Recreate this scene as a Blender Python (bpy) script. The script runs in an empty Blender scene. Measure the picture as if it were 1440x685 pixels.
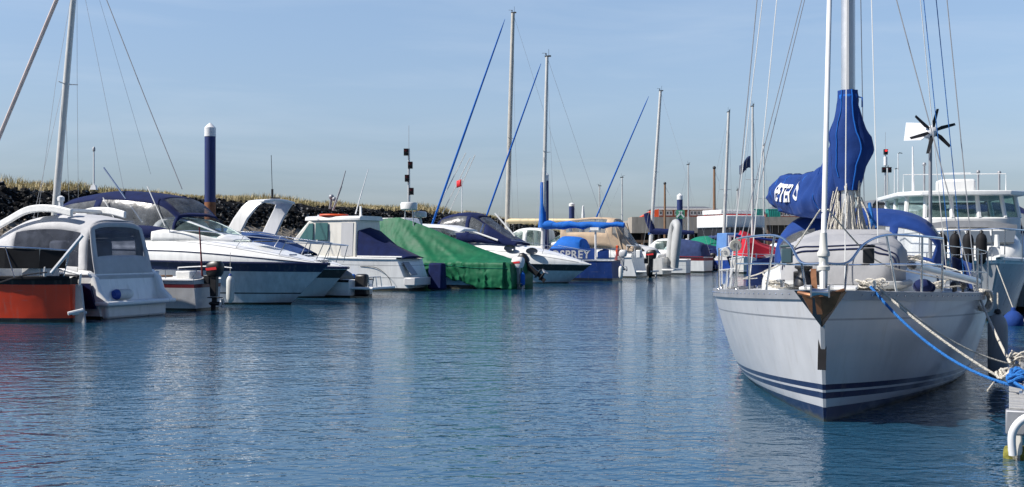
import bpy, math, random
from mathutils import Vector, Matrix, noise
R = math.radians
random.seed(11)
scene = bpy.context.scene
COL = scene.collection

# ------------------------------------------------------------------ camera, sky, sun, exposure
FPX, CH, HY = 1600.0, 1.9, 347.0          # focal length in photo pixels, eye height, horizon row
cd = bpy.data.cameras.new('camera')
cam = bpy.data.objects.new('camera', cd)
COL.objects.link(cam)
cd.sensor_width = 36; cd.lens = 40.0
cd.shift_y = 4.5 / 1440
cd.clip_start = 0.1; cd.clip_end = 6000
cam.location = (0, 0, CH); cam.rotation_euler = (R(90), 0, 0)
scene.camera = cam

SUN_AZ, SUN_EL = -104.0, 45.0               # degrees clockwise from +Y (left of the view), height
w = bpy.data.worlds.new('World'); scene.world = w
w.use_nodes = True
nt = w.node_tree; nt.nodes.clear()
def N(t, kind, **kw):
    n = t.nodes.new(kind)
    for k, v in kw.items(): setattr(n, k, v)
    return n
out = N(nt, 'ShaderNodeOutputWorld'); bg = N(nt, 'ShaderNodeBackground')
sky = N(nt, 'ShaderNodeTexSky', sky_type='NISHITA', sun_disc=False)
sky.sun_elevation = R(SUN_EL); sky.sun_rotation = R(SUN_AZ % 360)
sky.air_density = 1.0; sky.dust_density = 0.6; sky.ozone_density = 2.0
bg.inputs['Strength'].default_value = 0.092
tc = N(nt, 'ShaderNodeTexCoord'); sep = N(nt, 'ShaderNodeSeparateXYZ')
nt.links.new(tc.outputs['Generated'], sep.inputs[0])
# sky tint by height (the hazy blue-grey of a coast day) and thin streaky cirrus
ramp = N(nt, 'ShaderNodeValToRGB')
e = ramp.color_ramp.elements
e[0].position = 0.0; e[0].color = (0.50, 0.55, 0.72, 1)
e[1].position = 1.0; e[1].color = (0.8, 1.05, 1.4, 1)
for p_, c_ in ((0.05, (0.60, 0.64, 0.80, 1)), (0.12, (0.93, 0.91, 0.98, 1)), (0.22, (1.18, 1.14, 1.15, 1)), (0.42, (1.0, 1.16, 1.42, 1))):
    q = e.new(p_); q.color = c_
nt.links.new(sep.outputs['Z'], ramp.inputs[0])
mul = N(nt, 'ShaderNodeMix', data_type='RGBA', blend_type='MULTIPLY')
mul.inputs[0].default_value = 1.0
nt.links.new(sky.outputs[0], mul.inputs[6]); nt.links.new(ramp.outputs[0], mul.inputs[7])
mp = N(nt, 'ShaderNodeMapping'); mp.inputs['Scale'].default_value = (2.2, 2.2, 16.0); mp.inputs['Rotation'].default_value = (0.0, 0.10, 0.0)
nt.links.new(tc.outputs['Generated'], mp.inputs[0])
cn = N(nt, 'ShaderNodeTexNoise'); cn.inputs['Scale'].default_value = 1.6; cn.inputs['Detail'].default_value = 6; cn.inputs['Roughness'].default_value = 0.55; cn.inputs['Distortion'].default_value = 0.6
nt.links.new(mp.outputs[0], cn.inputs['Vector'])
cr = N(nt, 'ShaderNodeMapRange'); cr.inputs[1].default_value = 0.46; cr.inputs[2].default_value = 0.80; cr.inputs[3].default_value = 0.0; cr.inputs[4].default_value = 0.20
nt.links.new(cn.outputs['Fac'], cr.inputs[0])
cm = N(nt, 'ShaderNodeMix', data_type='RGBA')
nt.links.new(cr.outputs[0], cm.inputs[0]); nt.links.new(mul.outputs[2], cm.inputs[6]); cm.inputs[7].default_value = (6.0, 6.6, 7.3, 1)
# added dimming overhead and behind the viewer, cuts sky fill on shaded hulls
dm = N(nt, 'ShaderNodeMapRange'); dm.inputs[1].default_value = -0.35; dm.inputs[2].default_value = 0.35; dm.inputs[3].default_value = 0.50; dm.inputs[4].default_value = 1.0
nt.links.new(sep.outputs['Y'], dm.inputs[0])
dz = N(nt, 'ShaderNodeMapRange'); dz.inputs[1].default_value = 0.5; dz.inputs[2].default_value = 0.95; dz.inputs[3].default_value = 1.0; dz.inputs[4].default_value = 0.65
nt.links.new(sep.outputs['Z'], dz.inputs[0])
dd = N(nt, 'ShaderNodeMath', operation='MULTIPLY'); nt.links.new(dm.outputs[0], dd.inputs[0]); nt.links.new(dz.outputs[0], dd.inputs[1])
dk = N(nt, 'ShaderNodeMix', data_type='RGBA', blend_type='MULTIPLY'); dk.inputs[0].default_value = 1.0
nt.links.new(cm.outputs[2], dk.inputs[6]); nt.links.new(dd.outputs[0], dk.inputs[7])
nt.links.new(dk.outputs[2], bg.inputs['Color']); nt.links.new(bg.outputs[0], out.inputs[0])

ld = bpy.data.lights.new('sun', 'SUN'); ld.energy = 4.5; ld.angle = R(0.5); ld.color = (1.0, 0.95, 0.88)
sun = bpy.data.objects.new('sun', ld); COL.objects.link(sun)
sd = Vector((math.sin(R(SUN_AZ)) * math.cos(R(SUN_EL)), math.cos(R(SUN_AZ)) * math.cos(R(SUN_EL)), math.sin(R(SUN_EL))))
sun.rotation_euler = (-sd).to_track_quat('-Z', 'Y').to_euler(); sun.location = sd * 50
vs = scene.view_settings
vs.view_transform = 'Standard'; vs.look = 'None'; vs.exposure = 0.50; vs.gamma = 1.0; vs.use_curve_mapping = False
scene.cycles.max_bounces = 8; scene.cycles.transparent_max_bounces = 16
scene.cycles.caustics_reflective = False; scene.cycles.caustics_refractive = False

# ------------------------------------------------------------------ materials
M = {}
def mat(name, col, rough=0.5, metal=0.0, var=0.12, vscale=3.0, bump=0.0, bscale=20.0, spec=0.5, streak=False, col2=None, c2lo=0.55, c2hi=0.7, coat=0.0):
    m = bpy.data.materials.new(name); m.use_nodes = True
    t = m.node_tree; b = t.nodes['Principled BSDF']
    b.inputs['Roughness'].default_value = rough; b.inputs['Metallic'].default_value = metal
    b.inputs['Specular IOR Level'].default_value = spec
    b.inputs['Coat Weight'].default_value = coat; b.inputs['Coat Roughness'].default_value = 0.08
    tcn = N(t, 'ShaderNodeTexCoord')
    src = tcn.outputs['Object']
    if streak:
        mpn = N(t, 'ShaderNodeMapping'); mpn.inputs['Scale'].default_value = (3.0, 3.0, 0.35); t.links.new(src, mpn.inputs[0]); src = mpn.outputs[0]
    n = N(t, 'ShaderNodeTexNoise'); n.inputs['Scale'].default_value = vscale; n.inputs['Detail'].default_value = 6; n.inputs['Roughness'].default_value = 0.6
    t.links.new(src, n.inputs['Vector'])
    mr = N(t, 'ShaderNodeMapRange'); mr.inputs[1].default_value = 0.3; mr.inputs[2].default_value = 0.7
    mr.inputs[3].default_value = 1 - var; mr.inputs[4].default_value = 1 + var * 0.5
    t.links.new(n.outputs['Fac'], mr.inputs[0])
    mx = N(t, 'ShaderNodeMix', data_type='RGBA', blend_type='MULTIPLY'); mx.inputs[0].default_value = 1.0
    mx.inputs[6].default_value = (*col, 1); t.links.new(mr.outputs[0], mx.inputs[7])
    res = mx.outputs[2]
    if col2:
        n3 = N(t, 'ShaderNodeTexNoise'); n3.inputs['Scale'].default_value = vscale * 2.3; n3.inputs['Detail'].default_value = 8; n3.inputs['Roughness'].default_value = 0.65
        t.links.new(src, n3.inputs['Vector'])
        r3 = N(t, 'ShaderNodeMapRange'); r3.inputs[1].default_value = c2lo; r3.inputs[2].default_value = c2hi
        t.links.new(n3.outputs['Fac'], r3.inputs[0])
        m3 = N(t, 'ShaderNodeMix', data_type='RGBA'); t.links.new(r3.outputs[0], m3.inputs[0]); t.links.new(res, m3.inputs[6]); m3.inputs[7].default_value = (*col2, 1)
        res = m3.outputs[2]
    t.links.new(res, b.inputs['Base Color'])
    rr = N(t, 'ShaderNodeMapRange'); rr.inputs[3].default_value = max(0.02, rough - 0.08); rr.inputs[4].default_value = min(1, rough + 0.12)
    t.links.new(n.outputs['Fac'], rr.inputs[0]); t.links.new(rr.outputs[0], b.inputs['Roughness'])
    if bump:
        n2 = N(t, 'ShaderNodeTexNoise'); n2.inputs['Scale'].default_value = bscale; n2.inputs['Detail'].default_value = 4
        t.links.new(tcn.outputs['Object'], n2.inputs['Vector'])
        bp = N(t, 'ShaderNodeBump'); bp.inputs['Strength'].default_value = bump; bp.inputs['Distance'].default_value = 0.03
        t.links.new(n2.outputs['Fac'], bp.inputs['Height']); t.links.new(bp.outputs[0], b.inputs['Normal'])
    M[name] = m
    return m
mat('gel', (0.80, 0.80, 0.78), 0.28, var=0.10, vscale=1.6, streak=True)
mat('gelcream', (0.76, 0.73, 0.66), 0.32, var=0.12, vscale=1.6, streak=True)
mat('gelgrey', (0.54, 0.54, 0.545), 0.30, var=0.08, vscale=1.4, streak=True)
mat('hullgrey', (0.36, 0.37, 0.38), 0.28, var=0.12, vscale=1.4, streak=True)
mat('hullblue', (0.56, 0.58, 0.60), 0.3, var=0.2, vscale=2.0, streak=True)
mat('deck', (0.66, 0.66, 0.63), 0.6, var=0.12, vscale=6)
mat('navy', (0.008, 0.014, 0.060), 0.3, var=0.2)
mat('black', (0.012, 0.012, 0.014), 0.4, var=0.3)
mat('rubber', (0.018, 0.018, 0.02), 0.6, var=0.3)
mat('orange', (0.86, 0.062, 0.012), 0.34, var=0.14, vscale=0.9)
mat('maroon', (0.16, 0.015, 0.02), 0.4)
mat('red', (0.62, 0.02, 0.025), 0.5)
mat('redcanvas', (0.52, 0.025, 0.045), 0.75, bump=0.5, bscale=3)
mat('orangered', (0.75, 0.09, 0.02), 0.5)
mat('blue', (0.012, 0.055, 0.30), 0.45)
mat('royal', (0.016, 0.050, 0.21), 0.7, var=0.25, bump=0.5, bscale=5, vscale=2)
mat('brightblue', (0.015, 0.13, 0.50), 0.65, var=0.2, bump=0.4, bscale=6)
mat('navycanvas', (0.010, 0.018, 0.075), 0.8, var=0.3, bump=0.4, bscale=6)
mat('denim', (0.035, 0.055, 0.14), 0.75, var=0.35, bump=0.5, bscale=4)
mat('bluecover', (0.035, 0.075, 0.21), 0.6, var=0.3, bump=0.5, bscale=4)
mat('greycanvas', (0.52, 0.52, 0.53), 0.8, var=0.12, bump=0.3, bscale=7)
mat('dinghycanvas', (0.37, 0.37, 0.38), 0.8, var=0.10, bump=0.5, bscale=5)
mat('tan', (0.50, 0.38, 0.27), 0.8, var=0.15, bump=0.3, bscale=6)
mat('spar', (0.68, 0.55, 0.33), 0.5, var=0.15)
mat('tarp', (0.006, 0.120, 0.052), 0.58, spec=0.3, var=0.25, vscale=2.2, bump=0.22, bscale=5.0)
mat('greencanvas', (0.01, 0.17, 0.11), 0.7)
mat('teal', (0.01, 0.26, 0.23), 0.5)
mat('paleblue', (0.40, 0.56, 0.68), 0.35, var=0.12)
mat('cabinblue', (0.10, 0.22, 0.48), 0.5)
mat('steel', (0.62, 0.63, 0.65), 0.18, metal=1.0, var=0.1)
mat('alu', (0.70, 0.70, 0.70), 0.38, metal=0.75, var=0.1)
mat('alugrey', (0.34, 0.35, 0.37), 0.5, metal=0.4, var=0.2)
mat('mastpaint', (0.66, 0.65, 0.62), 0.42, metal=0.25, var=0.1)
mat('mastbeige', (0.55, 0.52, 0.46), 0.5, metal=0.2, var=0.12)
mat('wire', (0.36, 0.37, 0.39), 0.45, metal=0.3)
mat('whitewire', (0.72, 0.72, 0.70), 0.6)
mat('white', (0.80, 0.80, 0.80), 0.4)
mat('offwhite', (0.66, 0.65, 0.60), 0.5)
mat('fender', (0.68, 0.68, 0.64), 0.5, var=0.2)
mat('greyfender', (0.30, 0.31, 0.32), 0.55, var=0.2)
mat('ropewhite', (0.66, 0.62, 0.54), 0.9, var=0.25, vscale=40, bump=0.8, bscale=60)
mat('ropeblue', (0.02, 0.17, 0.52), 0.85, var=0.25, vscale=40, bump=0.8, bscale=60)
mat('steel_darkreflection', (0.10, 0.095, 0.09), 0.16, metal=1.0, var=0.2)  # polished steel with its dark mirror reflection put into the colour
mat('bronze', (0.30, 0.14, 0.07), 0.45, metal=0.6, var=0.4, vscale=9)
mat('wood', (0.20, 0.11, 0.055), 0.6, var=0.3, vscale=5)
mat('brownpole', (0.25, 0.14, 0.075), 0.6, var=0.25)
mat('inflatable', (0.40, 0.41, 0.41), 0.55, var=0.12)
mat('pileblue', (0.012, 0.03, 0.14), 0.55, var=0.3, vscale=4, streak=True)
mat('pinkcover', (0.62, 0.52, 0.49), 0.8)
mat('rust', (0.26, 0.105, 0.045), 0.9, var=0.5, vscale=5, bump=0.6, bscale=12)
mat('brick', (0.36, 0.11, 0.065), 0.85, var=0.2, vscale=5)
mat('roof', (0.13, 0.14, 0.155), 0.8, var=0.2, vscale=1.5)
mat('quay', (0.36, 0.32, 0.27), 0.9, var=0.3, vscale=0.6, bump=0.4, bscale=2, streak=True)
mat('void_shade', (0.012, 0.012, 0.012), 0.95)
mat('pier', (0.16, 0.10, 0.065), 0.9, var=0.45, vscale=2, streak=True)
mat('weed', (0.20, 0.19, 0.03), 0.9, var=0.4, vscale=12, bump=0.8)
mat('plank', (0.33, 0.33, 0.325), 0.85, var=0.2, vscale=7, bump=0.3, bscale=25)
mat('gravel', (0.235, 0.205, 0.165), 0.95, var=0.5, vscale=4, bump=0.9, bscale=5)
mat('rock', (0.014, 0.014, 0.0145), 0.9, var=0.5, vscale=1.5, bump=0.8, bscale=3, col2=(0.40, 0.39, 0.37), c2lo=0.575, c2hi=0.65)
mat('sand', (0.27, 0.23, 0.13), 0.95, var=0.3, vscale=1.5)
mat('straw', (0.52, 0.43, 0.26), 0.85, var=0.3, vscale=0.35, col2=(0.33, 0.30, 0.15), c2lo=0.42, c2hi=0.62)
mat('signgreen', (0.10, 0.36, 0.22), 0.5)
mat('radome', (0.76, 0.76, 0.74), 0.35)
mat('copper', (0.05, 0.10, 0.12), 0.6)
def glass(name, col, rough=0.04):
    m = bpy.data.materials.new(name); m.use_nodes = True
    b = m.node_tree.nodes['Principled BSDF']; b.inputs['Base Color'].default_value = (*col, 1); b.inputs['Roughness'].default_value = rough
    b.inputs['Specular IOR Level'].default_value = 0.8
    M[name] = m
glass('darkglass', (0.012, 0.016, 0.022)); glass('tealglass', (0.045, 0.13, 0.13)); glass('blueglass', (0.02, 0.05, 0.16)); glass('greyglass', (0.10, 0.12, 0.14), 0.12)
def vinyl(name, tint, haze, fac):
    m = bpy.data.materials.new(name); m.use_nodes = True
    t = m.node_tree; t.nodes.clear()
    o = N(t, 'ShaderNodeOutputMaterial'); tr = N(t, 'ShaderNodeBsdfTransparent'); tr.inputs[0].default_value = (*tint, 1)
    pb = N(t, 'ShaderNodeBsdfPrincipled'); pb.inputs['Base Color'].default_value = (*haze, 1); pb.inputs['Roughness'].default_value = 0.24; pb.inputs['Specular IOR Level'].default_value = 0.5
    tcn = N(t, 'ShaderNodeTexCoord'); n = N(t, 'ShaderNodeTexNoise'); n.inputs['Scale'].default_value = 2.6; n.inputs['Detail'].default_value = 2
    t.links.new(tcn.outputs['Object'], n.inputs['Vector'])
    bp = N(t, 'ShaderNodeBump'); bp.inputs['Strength'].default_value = 0.22; bp.inputs['Distance'].default_value = 0.1; t.links.new(n.outputs['Fac'], bp.inputs['Height']); t.links.new(bp.outputs[0], pb.inputs['Normal'])
    mr = N(t, 'ShaderNodeMapRange'); mr.inputs[1].default_value = 0.35; mr.inputs[2].default_value = 0.65; mr.inputs[3].default_value = fac * 0.7; mr.inputs[4].default_value = fac * 1.4
    t.links.new(n.outputs['Fac'], mr.inputs[0])
    mx = N(t, 'ShaderNodeMixShader'); t.links.new(mr.outputs[0], mx.inputs[0]); t.links.new(tr.outputs[0], mx.inputs[1]); t.links.new(pb.outputs[0], mx.inputs[2]); t.links.new(mx.outputs[0], o.inputs[0])
    M[name] = m
vinyl('vinyl', (0.82, 0.85, 0.88), (0.30, 0.32, 0.34), 0.28)
vinyl('darkvinyl', (0.42, 0.45, 0.52), (0.10, 0.11, 0.14), 0.35)
vinyl('clearglass', (0.84, 0.95, 0.93), (0.24, 0.34, 0.33), 0.18)

def lampmat(name, col, strength):
    m = bpy.data.materials.new(name); m.use_nodes = True
    b = m.node_tree.nodes['Principled BSDF']; b.inputs['Base Color'].default_value = (*col, 1)
    b.inputs['Emission Color'].default_value = (*col, 1); b.inputs['Emission Strength'].default_value = strength
    M[name] = m
lampmat('redlamp', (0.9, 0.03, 0.03), 1.2)

def water_mat():
    m = bpy.data.materials.new('harbour_water'); m.use_nodes = True
    t = m.node_tree; b = t.nodes['Principled BSDF']
    b.inputs['Base Color'].default_value = (0.013, 0.066, 0.122, 1); b.inputs['Roughness'].default_value = 0.03
    b.inputs['IOR'].default_value = 1.62
    geo = N(t, 'ShaderNodeNewGeometry')
    D = 0.02
    def height(off):
        add = N(t, 'ShaderNodeVectorMath', operation='ADD'); t.links.new(geo.outputs['Position'], add.inputs[0]); add.inputs[1].default_value = off
        tot = None
        for (sx, sy, rot, det, amp, dis) in ((0.5, 0.8, 0.3, 2, 0.040, 0.4), (2.6, 4.2, -0.25, 3, 0.027, 0.5), (9.5, 13.5, 0.2, 2, 0.0095, 0.3)):
            mpn = N(t, 'ShaderNodeMapping'); mpn.inputs['Scale'].default_value = (sx, sy, 1); mpn.inputs['Rotation'].default_value = (0, 0, rot)
            t.links.new(add.outputs[0], mpn.inputs[0])
            n = N(t, 'ShaderNodeTexNoise'); n.inputs['Scale'].default_value = 1.0; n.inputs['Detail'].default_value = det; n.inputs['Roughness'].default_value = 0.5; n.inputs['Distortion'].default_value = dis
            t.links.new(mpn.outputs[0], n.inputs['Vector'])
            ml = N(t, 'ShaderNodeMath', operation='MULTIPLY'); t.links.new(n.outputs['Fac'], ml.inputs[0]); ml.inputs[1].default_value = amp
            if tot is None: tot = ml.outputs[0]
            else:
                ad = N(t, 'ShaderNodeMath', operation='ADD'); t.links.new(tot, ad.inputs[0]); t.links.new(ml.outputs[0], ad.inputs[1]); tot = ad.outputs[0]
        return tot
    h0, hx, hy = height((0, 0, 0)), height((D, 0, 0)), height((0, D, 0))
    # patches of rougher and calmer water
    pn = N(t, 'ShaderNodeTexNoise'); pn.inputs['Scale'].default_value = 0.12; pn.inputs['Detail'].default_value = 3
    t.links.new(geo.outputs['Position'], pn.inputs['Vector'])
    pm = N(t, 'ShaderNodeMapRange'); pm.inputs[1].default_value = 0.35; pm.inputs[2].default_value = 0.65; pm.inputs[3].default_value = 0.65; pm.inputs[4].default_value = 1.25
    t.links.new(pn.outputs['Fac'], pm.inputs[0])
    comb = N(t, 'ShaderNodeCombineXYZ')
    for i, h in ((0, hx), (1, hy)):
        s = N(t, 'ShaderNodeMath', operation='SUBTRACT'); t.links.new(h0, s.inputs[0]); t.links.new(h, s.inputs[1])
        d = N(t, 'ShaderNodeMath', operation='DIVIDE'); t.links.new(s.outputs[0], d.inputs[0]); d.inputs[1].default_value = D
        k = N(t, 'ShaderNodeMath', operation='MULTIPLY'); t.links.new(d.outputs[0], k.inputs[0]); t.links.new(pm.outputs[0], k.inputs[1])
        t.links.new(k.outputs[0], comb.inputs[i])
    comb.inputs[2].default_value = 1.0
    nz = N(t, 'ShaderNodeVectorMath', operation='NORMALIZE'); t.links.new(comb.outputs[0], nz.inputs[0])
    t.links.new(nz.outputs[0], b.inputs['Normal'])
    M['water'] = m
water_mat()

for q in ('royal', 'brightblue', 'navycanvas', 'denim', 'bluecover', 'greycanvas', 'dinghycanvas', 'tan', 'redcanvas', 'greencanvas', 'rubber', 'rock', 'straw', 'gravel', 'sand'):
    M[q].node_tree.nodes['Principled BSDF'].inputs['Specular IOR Level'].default_value = 0.12
    if q not in ('rubber', 'rock', 'straw', 'gravel', 'sand'): M[q].node_tree.nodes['Principled BSDF'].inputs['Sheen Weight'].default_value = 0.03
def hull_mat(q):
    """The same paint on a hull: slightly wavy gelcoat, drip streaks, a scum line at the water and faint scuffs."""
    k = q + '_hull'
    if k in M: return k
    m = M[q].copy(); m.name = k; t = m.node_tree; b = t.nodes['Principled BSDF']
    tcn = N(t, 'ShaderNodeTexCoord'); sp = N(t, 'ShaderNodeSeparateXYZ'); t.links.new(tcn.outputs['Object'], sp.inputs[0])
    def noisy(scale, sc, det=5):
        mpn = N(t, 'ShaderNodeMapping'); mpn.inputs['Scale'].default_value = scale; t.links.new(tcn.outputs['Object'], mpn.inputs[0])
        n = N(t, 'ShaderNodeTexNoise'); n.inputs['Scale'].default_value = sc; n.inputs['Detail'].default_value = det; n.inputs['Roughness'].default_value = .6; t.links.new(mpn.outputs[0], n.inputs['Vector']); return n.outputs['Fac']
    src = b.inputs['Base Color'].links[0].from_socket
    def layer(fac, col):
        nonlocal src
        mx = N(t, 'ShaderNodeMix', data_type='RGBA'); t.links.new(fac, mx.inputs[0]); t.links.new(src, mx.inputs[6]); mx.inputs[7].default_value = (*col, 1); src = mx.outputs[2]
    def rng(s_, a, b_, c, d):
        r = N(t, 'ShaderNodeMapRange'); r.inputs[1].default_value = a; r.inputs[2].default_value = b_; r.inputs[3].default_value = c; r.inputs[4].default_value = d; t.links.new(s_, r.inputs[0]); return r.outputs[0]
    layer(rng(noisy((5, 5, .22), 1.6), .56, .78, 0, .30), (.30, .27, .21))          # drips
    layer(rng(noisy((1.2, 1.2, 9), 1.4), .64, .76, 0, .22), (.25, .25, .25))         # scuffs
    ad = N(t, 'ShaderNodeMath', operation='MULTIPLY_ADD'); t.links.new(noisy((2.5, 2.5, .6), 1.5), ad.inputs[0]); ad.inputs[1].default_value = -.16; t.links.new(sp.outputs['Z'], ad.inputs[2])
    layer(rng(ad.outputs[0], -.075, -.02, .85, 0), (.075, .07, .035))                 # scum line
    t.links.new(src, b.inputs['Base Color'])
    bp = N(t, 'ShaderNodeBump'); bp.inputs['Strength'].default_value = .2; bp.inputs['Distance'].default_value = .05
    t.links.new(noisy((1, 1, 1), 2.2, 1), bp.inputs['Height']); t.links.new(bp.outputs[0], b.inputs['Normal'])
    b.inputs['Coat Weight'].default_value = .25
    M[k] = m; return k
# ------------------------------------------------------------------ mesh tools
def W(px, py, d):
    """A point of the place: photo column, photo row, metres ahead of the eye."""
    return Vector(((px - 720) / FPX * d, d, CH - (py - HY) / FPX * d))
def lerp(a, b, t): return a + (b - a) * t
def interp(keys, x):
    if x <= keys[0][0]: return keys[0][1]
    for (a, va), (b, vb) in zip(keys, keys[1:]):
        if x <= b: return lerp(va, vb, (x - a) / (b - a))
    return keys[-1][1]
def catmull(P, n=6):
    P = [Vector(p) for p in P]; o = []
    for i in range(len(P) - 1):
        p0, p1, p2, p3 = P[max(i - 1, 0)], P[i], P[i + 1], P[min(i + 2, len(P) - 1)]
        for k in range(n):
            t = k / n
            o.append(0.5 * ((2 * p1) + (p2 - p0) * t + (2 * p0 - 5 * p1 + 4 * p2 - p3) * t * t + (3 * p1 - p0 - 3 * p2 + p3) * t ** 3))
    o.append(P[-1]); return o
def sag(a, b, drop, n=14):
    a, b = Vector(a), Vector(b)
    return [a.lerp(b, i / n) - Vector((0, 0, drop * 4 * (i / n) * (1 - i / n))) for i in range(n + 1)]
class MB:
    def __init__(s): s.v, s.f, s.m = [], [], []
    def add(s, vs, fs, mi=0):
        o = len(s.v); s.v += [Vector(x) for x in vs]
        for f in fs: s.f.append([i + o for i in f]); s.m.append(mi)
        return s
    def box(s, c, d, mi=0, rz=0.0, ry=0.0, rx=0.0, top=(1, 1)):
        mtx = Matrix.Rotation(rz, 3, 'Z') @ Matrix.Rotation(ry, 3, 'Y') @ Matrix.Rotation(rx, 3, 'X')
        c = Vector(c); vs = []
        for z in (-.5, .5):
            kx, ky = top if z > 0 else (1, 1)
            for x, y in ((-.5, -.5), (.5, -.5), (.5, .5), (-.5, .5)): vs.append(c + mtx @ Vector((x * d[0] * kx, y * d[1] * ky, z * d[2])))
        return s.add(vs, [(3, 2, 1, 0), (4, 5, 6, 7), (0, 1, 5, 4), (1, 2, 6, 5), (2, 3, 7, 6), (3, 0, 4, 7)], mi)
    def tube(s, P, r, n=8, mi=0, flat=1.0):
        P = [Vector(p) for p in P]; k = len(P)
        rr = r if isinstance(r, (list, tuple)) else [r] * k
        up = None; vs = []
        for i in range(k):
            t = (P[min(i + 1, k - 1)] - P[max(i - 1, 0)])
            if t.length < 1e-9: t = Vector((0, 0, 1))
            t.normalize()
            if up is None: up = t.orthogonal().normalized() if abs(t.z) > .95 else Vector((0, 0, 1))
            x = up - t * up.dot(t)
            if x.length < 1e-6: x = t.orthogonal()
            x.normalize(); y = t.cross(x); up = x
            for j in range(n):
                a = 2 * math.pi * j / n
                vs.append(P[i] + (x * math.cos(a) * flat + y * math.sin(a)) * rr[i])
        fs = [(i * n + j, i * n + (j + 1) % n, (i + 1) * n + (j + 1) % n, (i + 1) * n + j) for i in range(k - 1) for j in range(n)]
        fs += [tuple(range(n - 1, -1, -1)), tuple((k - 1) * n + j for j in range(n))]
        return s.add(vs, fs, mi)
    def lathe(s, prof, c=(0, 0, 0), ax=(0, 0, 1), n=16, mi=0):
        ax = Vector(ax).normalized(); x = ax.orthogonal().normalized(); y = ax.cross(x); c = Vector(c); vs = []
        for r, z in prof:
            for j in range(n):
                a = 2 * math.pi * j / n; vs.append(c + ax * z + (x * math.cos(a) + y * math.sin(a)) * max(r, 1e-4))
        k = len(prof)
        fs = [(i * n + j, i * n + (j + 1) % n, (i + 1) * n + (j + 1) % n, (i + 1) * n + j) for i in range(k - 1) for j in range(n)]
        fs += [tuple(range(n - 1, -1, -1)), tuple((k - 1) * n + j for j in range(n))]
        return s.add(vs, fs, mi)
    def ball(s, c, r, mi=0, sc=(1, 1, 1), nu=12, nv=8):
        c = Vector(c); vs = []; 
        for i in range(nv + 1):
            th = math.pi * i / nv
            for j in range(nu):
                a = 2 * math.pi * j / nu
                vs.append(c + Vector((math.sin(th) * math.cos(a) * r * sc[0], math.sin(th) * math.sin(a) * r * sc[1], math.cos(th) * r * sc[2])))
        fs = [(i * nu + j, (i + 1) * nu + j, (i + 1) * nu + (j + 1) % nu, i * nu + (j + 1) % nu) for i in range(nv) for j in range(nu)]
        return s.add(vs, fs, mi)
    def loft(s, secs, closed=True, cap=True, mi=0):
        n = len(secs[0]); vs = [p for q in secs for p in q]; k = len(secs)
        fs = [(i * n + j, i * n + (j + 1) % n, (i + 1) * n + (j + 1) % n, (i + 1) * n + j) for i in range(k - 1) for j in range(n if closed else n - 1)]
        if cap: fs += [tuple(range(n - 1, -1, -1)), tuple((k - 1) * n + j for j in range(n))]
        return s.add(vs, fs, mi)
    def prism(s, P, vec, mi=0):
        """A flat outline given thickness along vec."""
        P = [Vector(p) for p in P]; vec = Vector(vec); n = len(P)
        return s.add(P + [p + vec for p in P], [tuple(range(n - 1, -1, -1)), tuple(range(n, 2 * n))] + [(j, (j + 1) % n, n + (j + 1) % n, n + j) for j in range(n)], mi)
    def panel(s, P, th=0.02, mi=0):
        P = [Vector(p) for p in P]; nrm = (P[1] - P[0]).cross(P[2] - P[0]).normalized()
        return s.prism([p - nrm * th * .5 for p in P], nrm * th, mi)
    def grid(s, S, us, vs_, skip=None, mi=0):
        nu, nv = len(us), len(vs_)
        pts = [S(u, v) for u in us for v in vs_]
        fs = [(i * nv + j, i * nv + j + 1, (i + 1) * nv + j + 1, (i + 1) * nv + j) for i in range(nu - 1) for j in range(nv - 1) if not (skip and skip(i, j))]
        return s.add(pts, fs, mi)
    def build(s, name, mats, parent=None, label=None, angle=38, bevel=0.0, solid=0.0, fix=True):
        me = bpy.data.meshes.new(name)
        me.from_pydata([tuple(v) for v in s.v], [], s.f); me.update()
        mats = mats if isinstance(mats, (list, tuple)) else [mats]
        for q in mats: me.materials.append(M[q])
        for p, q in zip(me.polygons, s.m): p.material_index = q; p.use_smooth = True
        if fix:
            import bmesh
            bm = bmesh.new(); bm.from_mesh(me)
            bmesh.ops.remove_doubles(bm, verts=bm.verts, dist=1e-5)
            bmesh.ops.recalc_face_normals(bm, faces=bm.faces); bm.to_mesh(me); bm.free()
        me.set_sharp_from_angle(angle=R(angle))
        o = bpy.data.objects.new(name, me); COL.objects.link(o)
        if parent: o.parent = parent
        if label: o['label'] = label
        if solid:
            sm = o.modifiers.new('thickness', 'SOLIDIFY'); sm.thickness = solid; sm.offset = -1
        if bevel:
            bm_ = o.modifiers.new('bevel', 'BEVEL'); bm_.width = bevel; bm_.segments = 2; bm_.limit_method = 'ANGLE'; bm_.angle_limit = R(40)
        return o
def tag(o, label, cat, group=None):
    o['label'] = label; o['category'] = cat
    if group: o['group'] = group
    return o
def empty(name, loc, rz=0.0):
    o = bpy.data.objects.new(name, None); COL.objects.link(o); o.location = loc; o.rotation_euler = (0, 0, rz); return o
def struct(o, kind='structure'): o['kind'] = kind; return o
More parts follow.
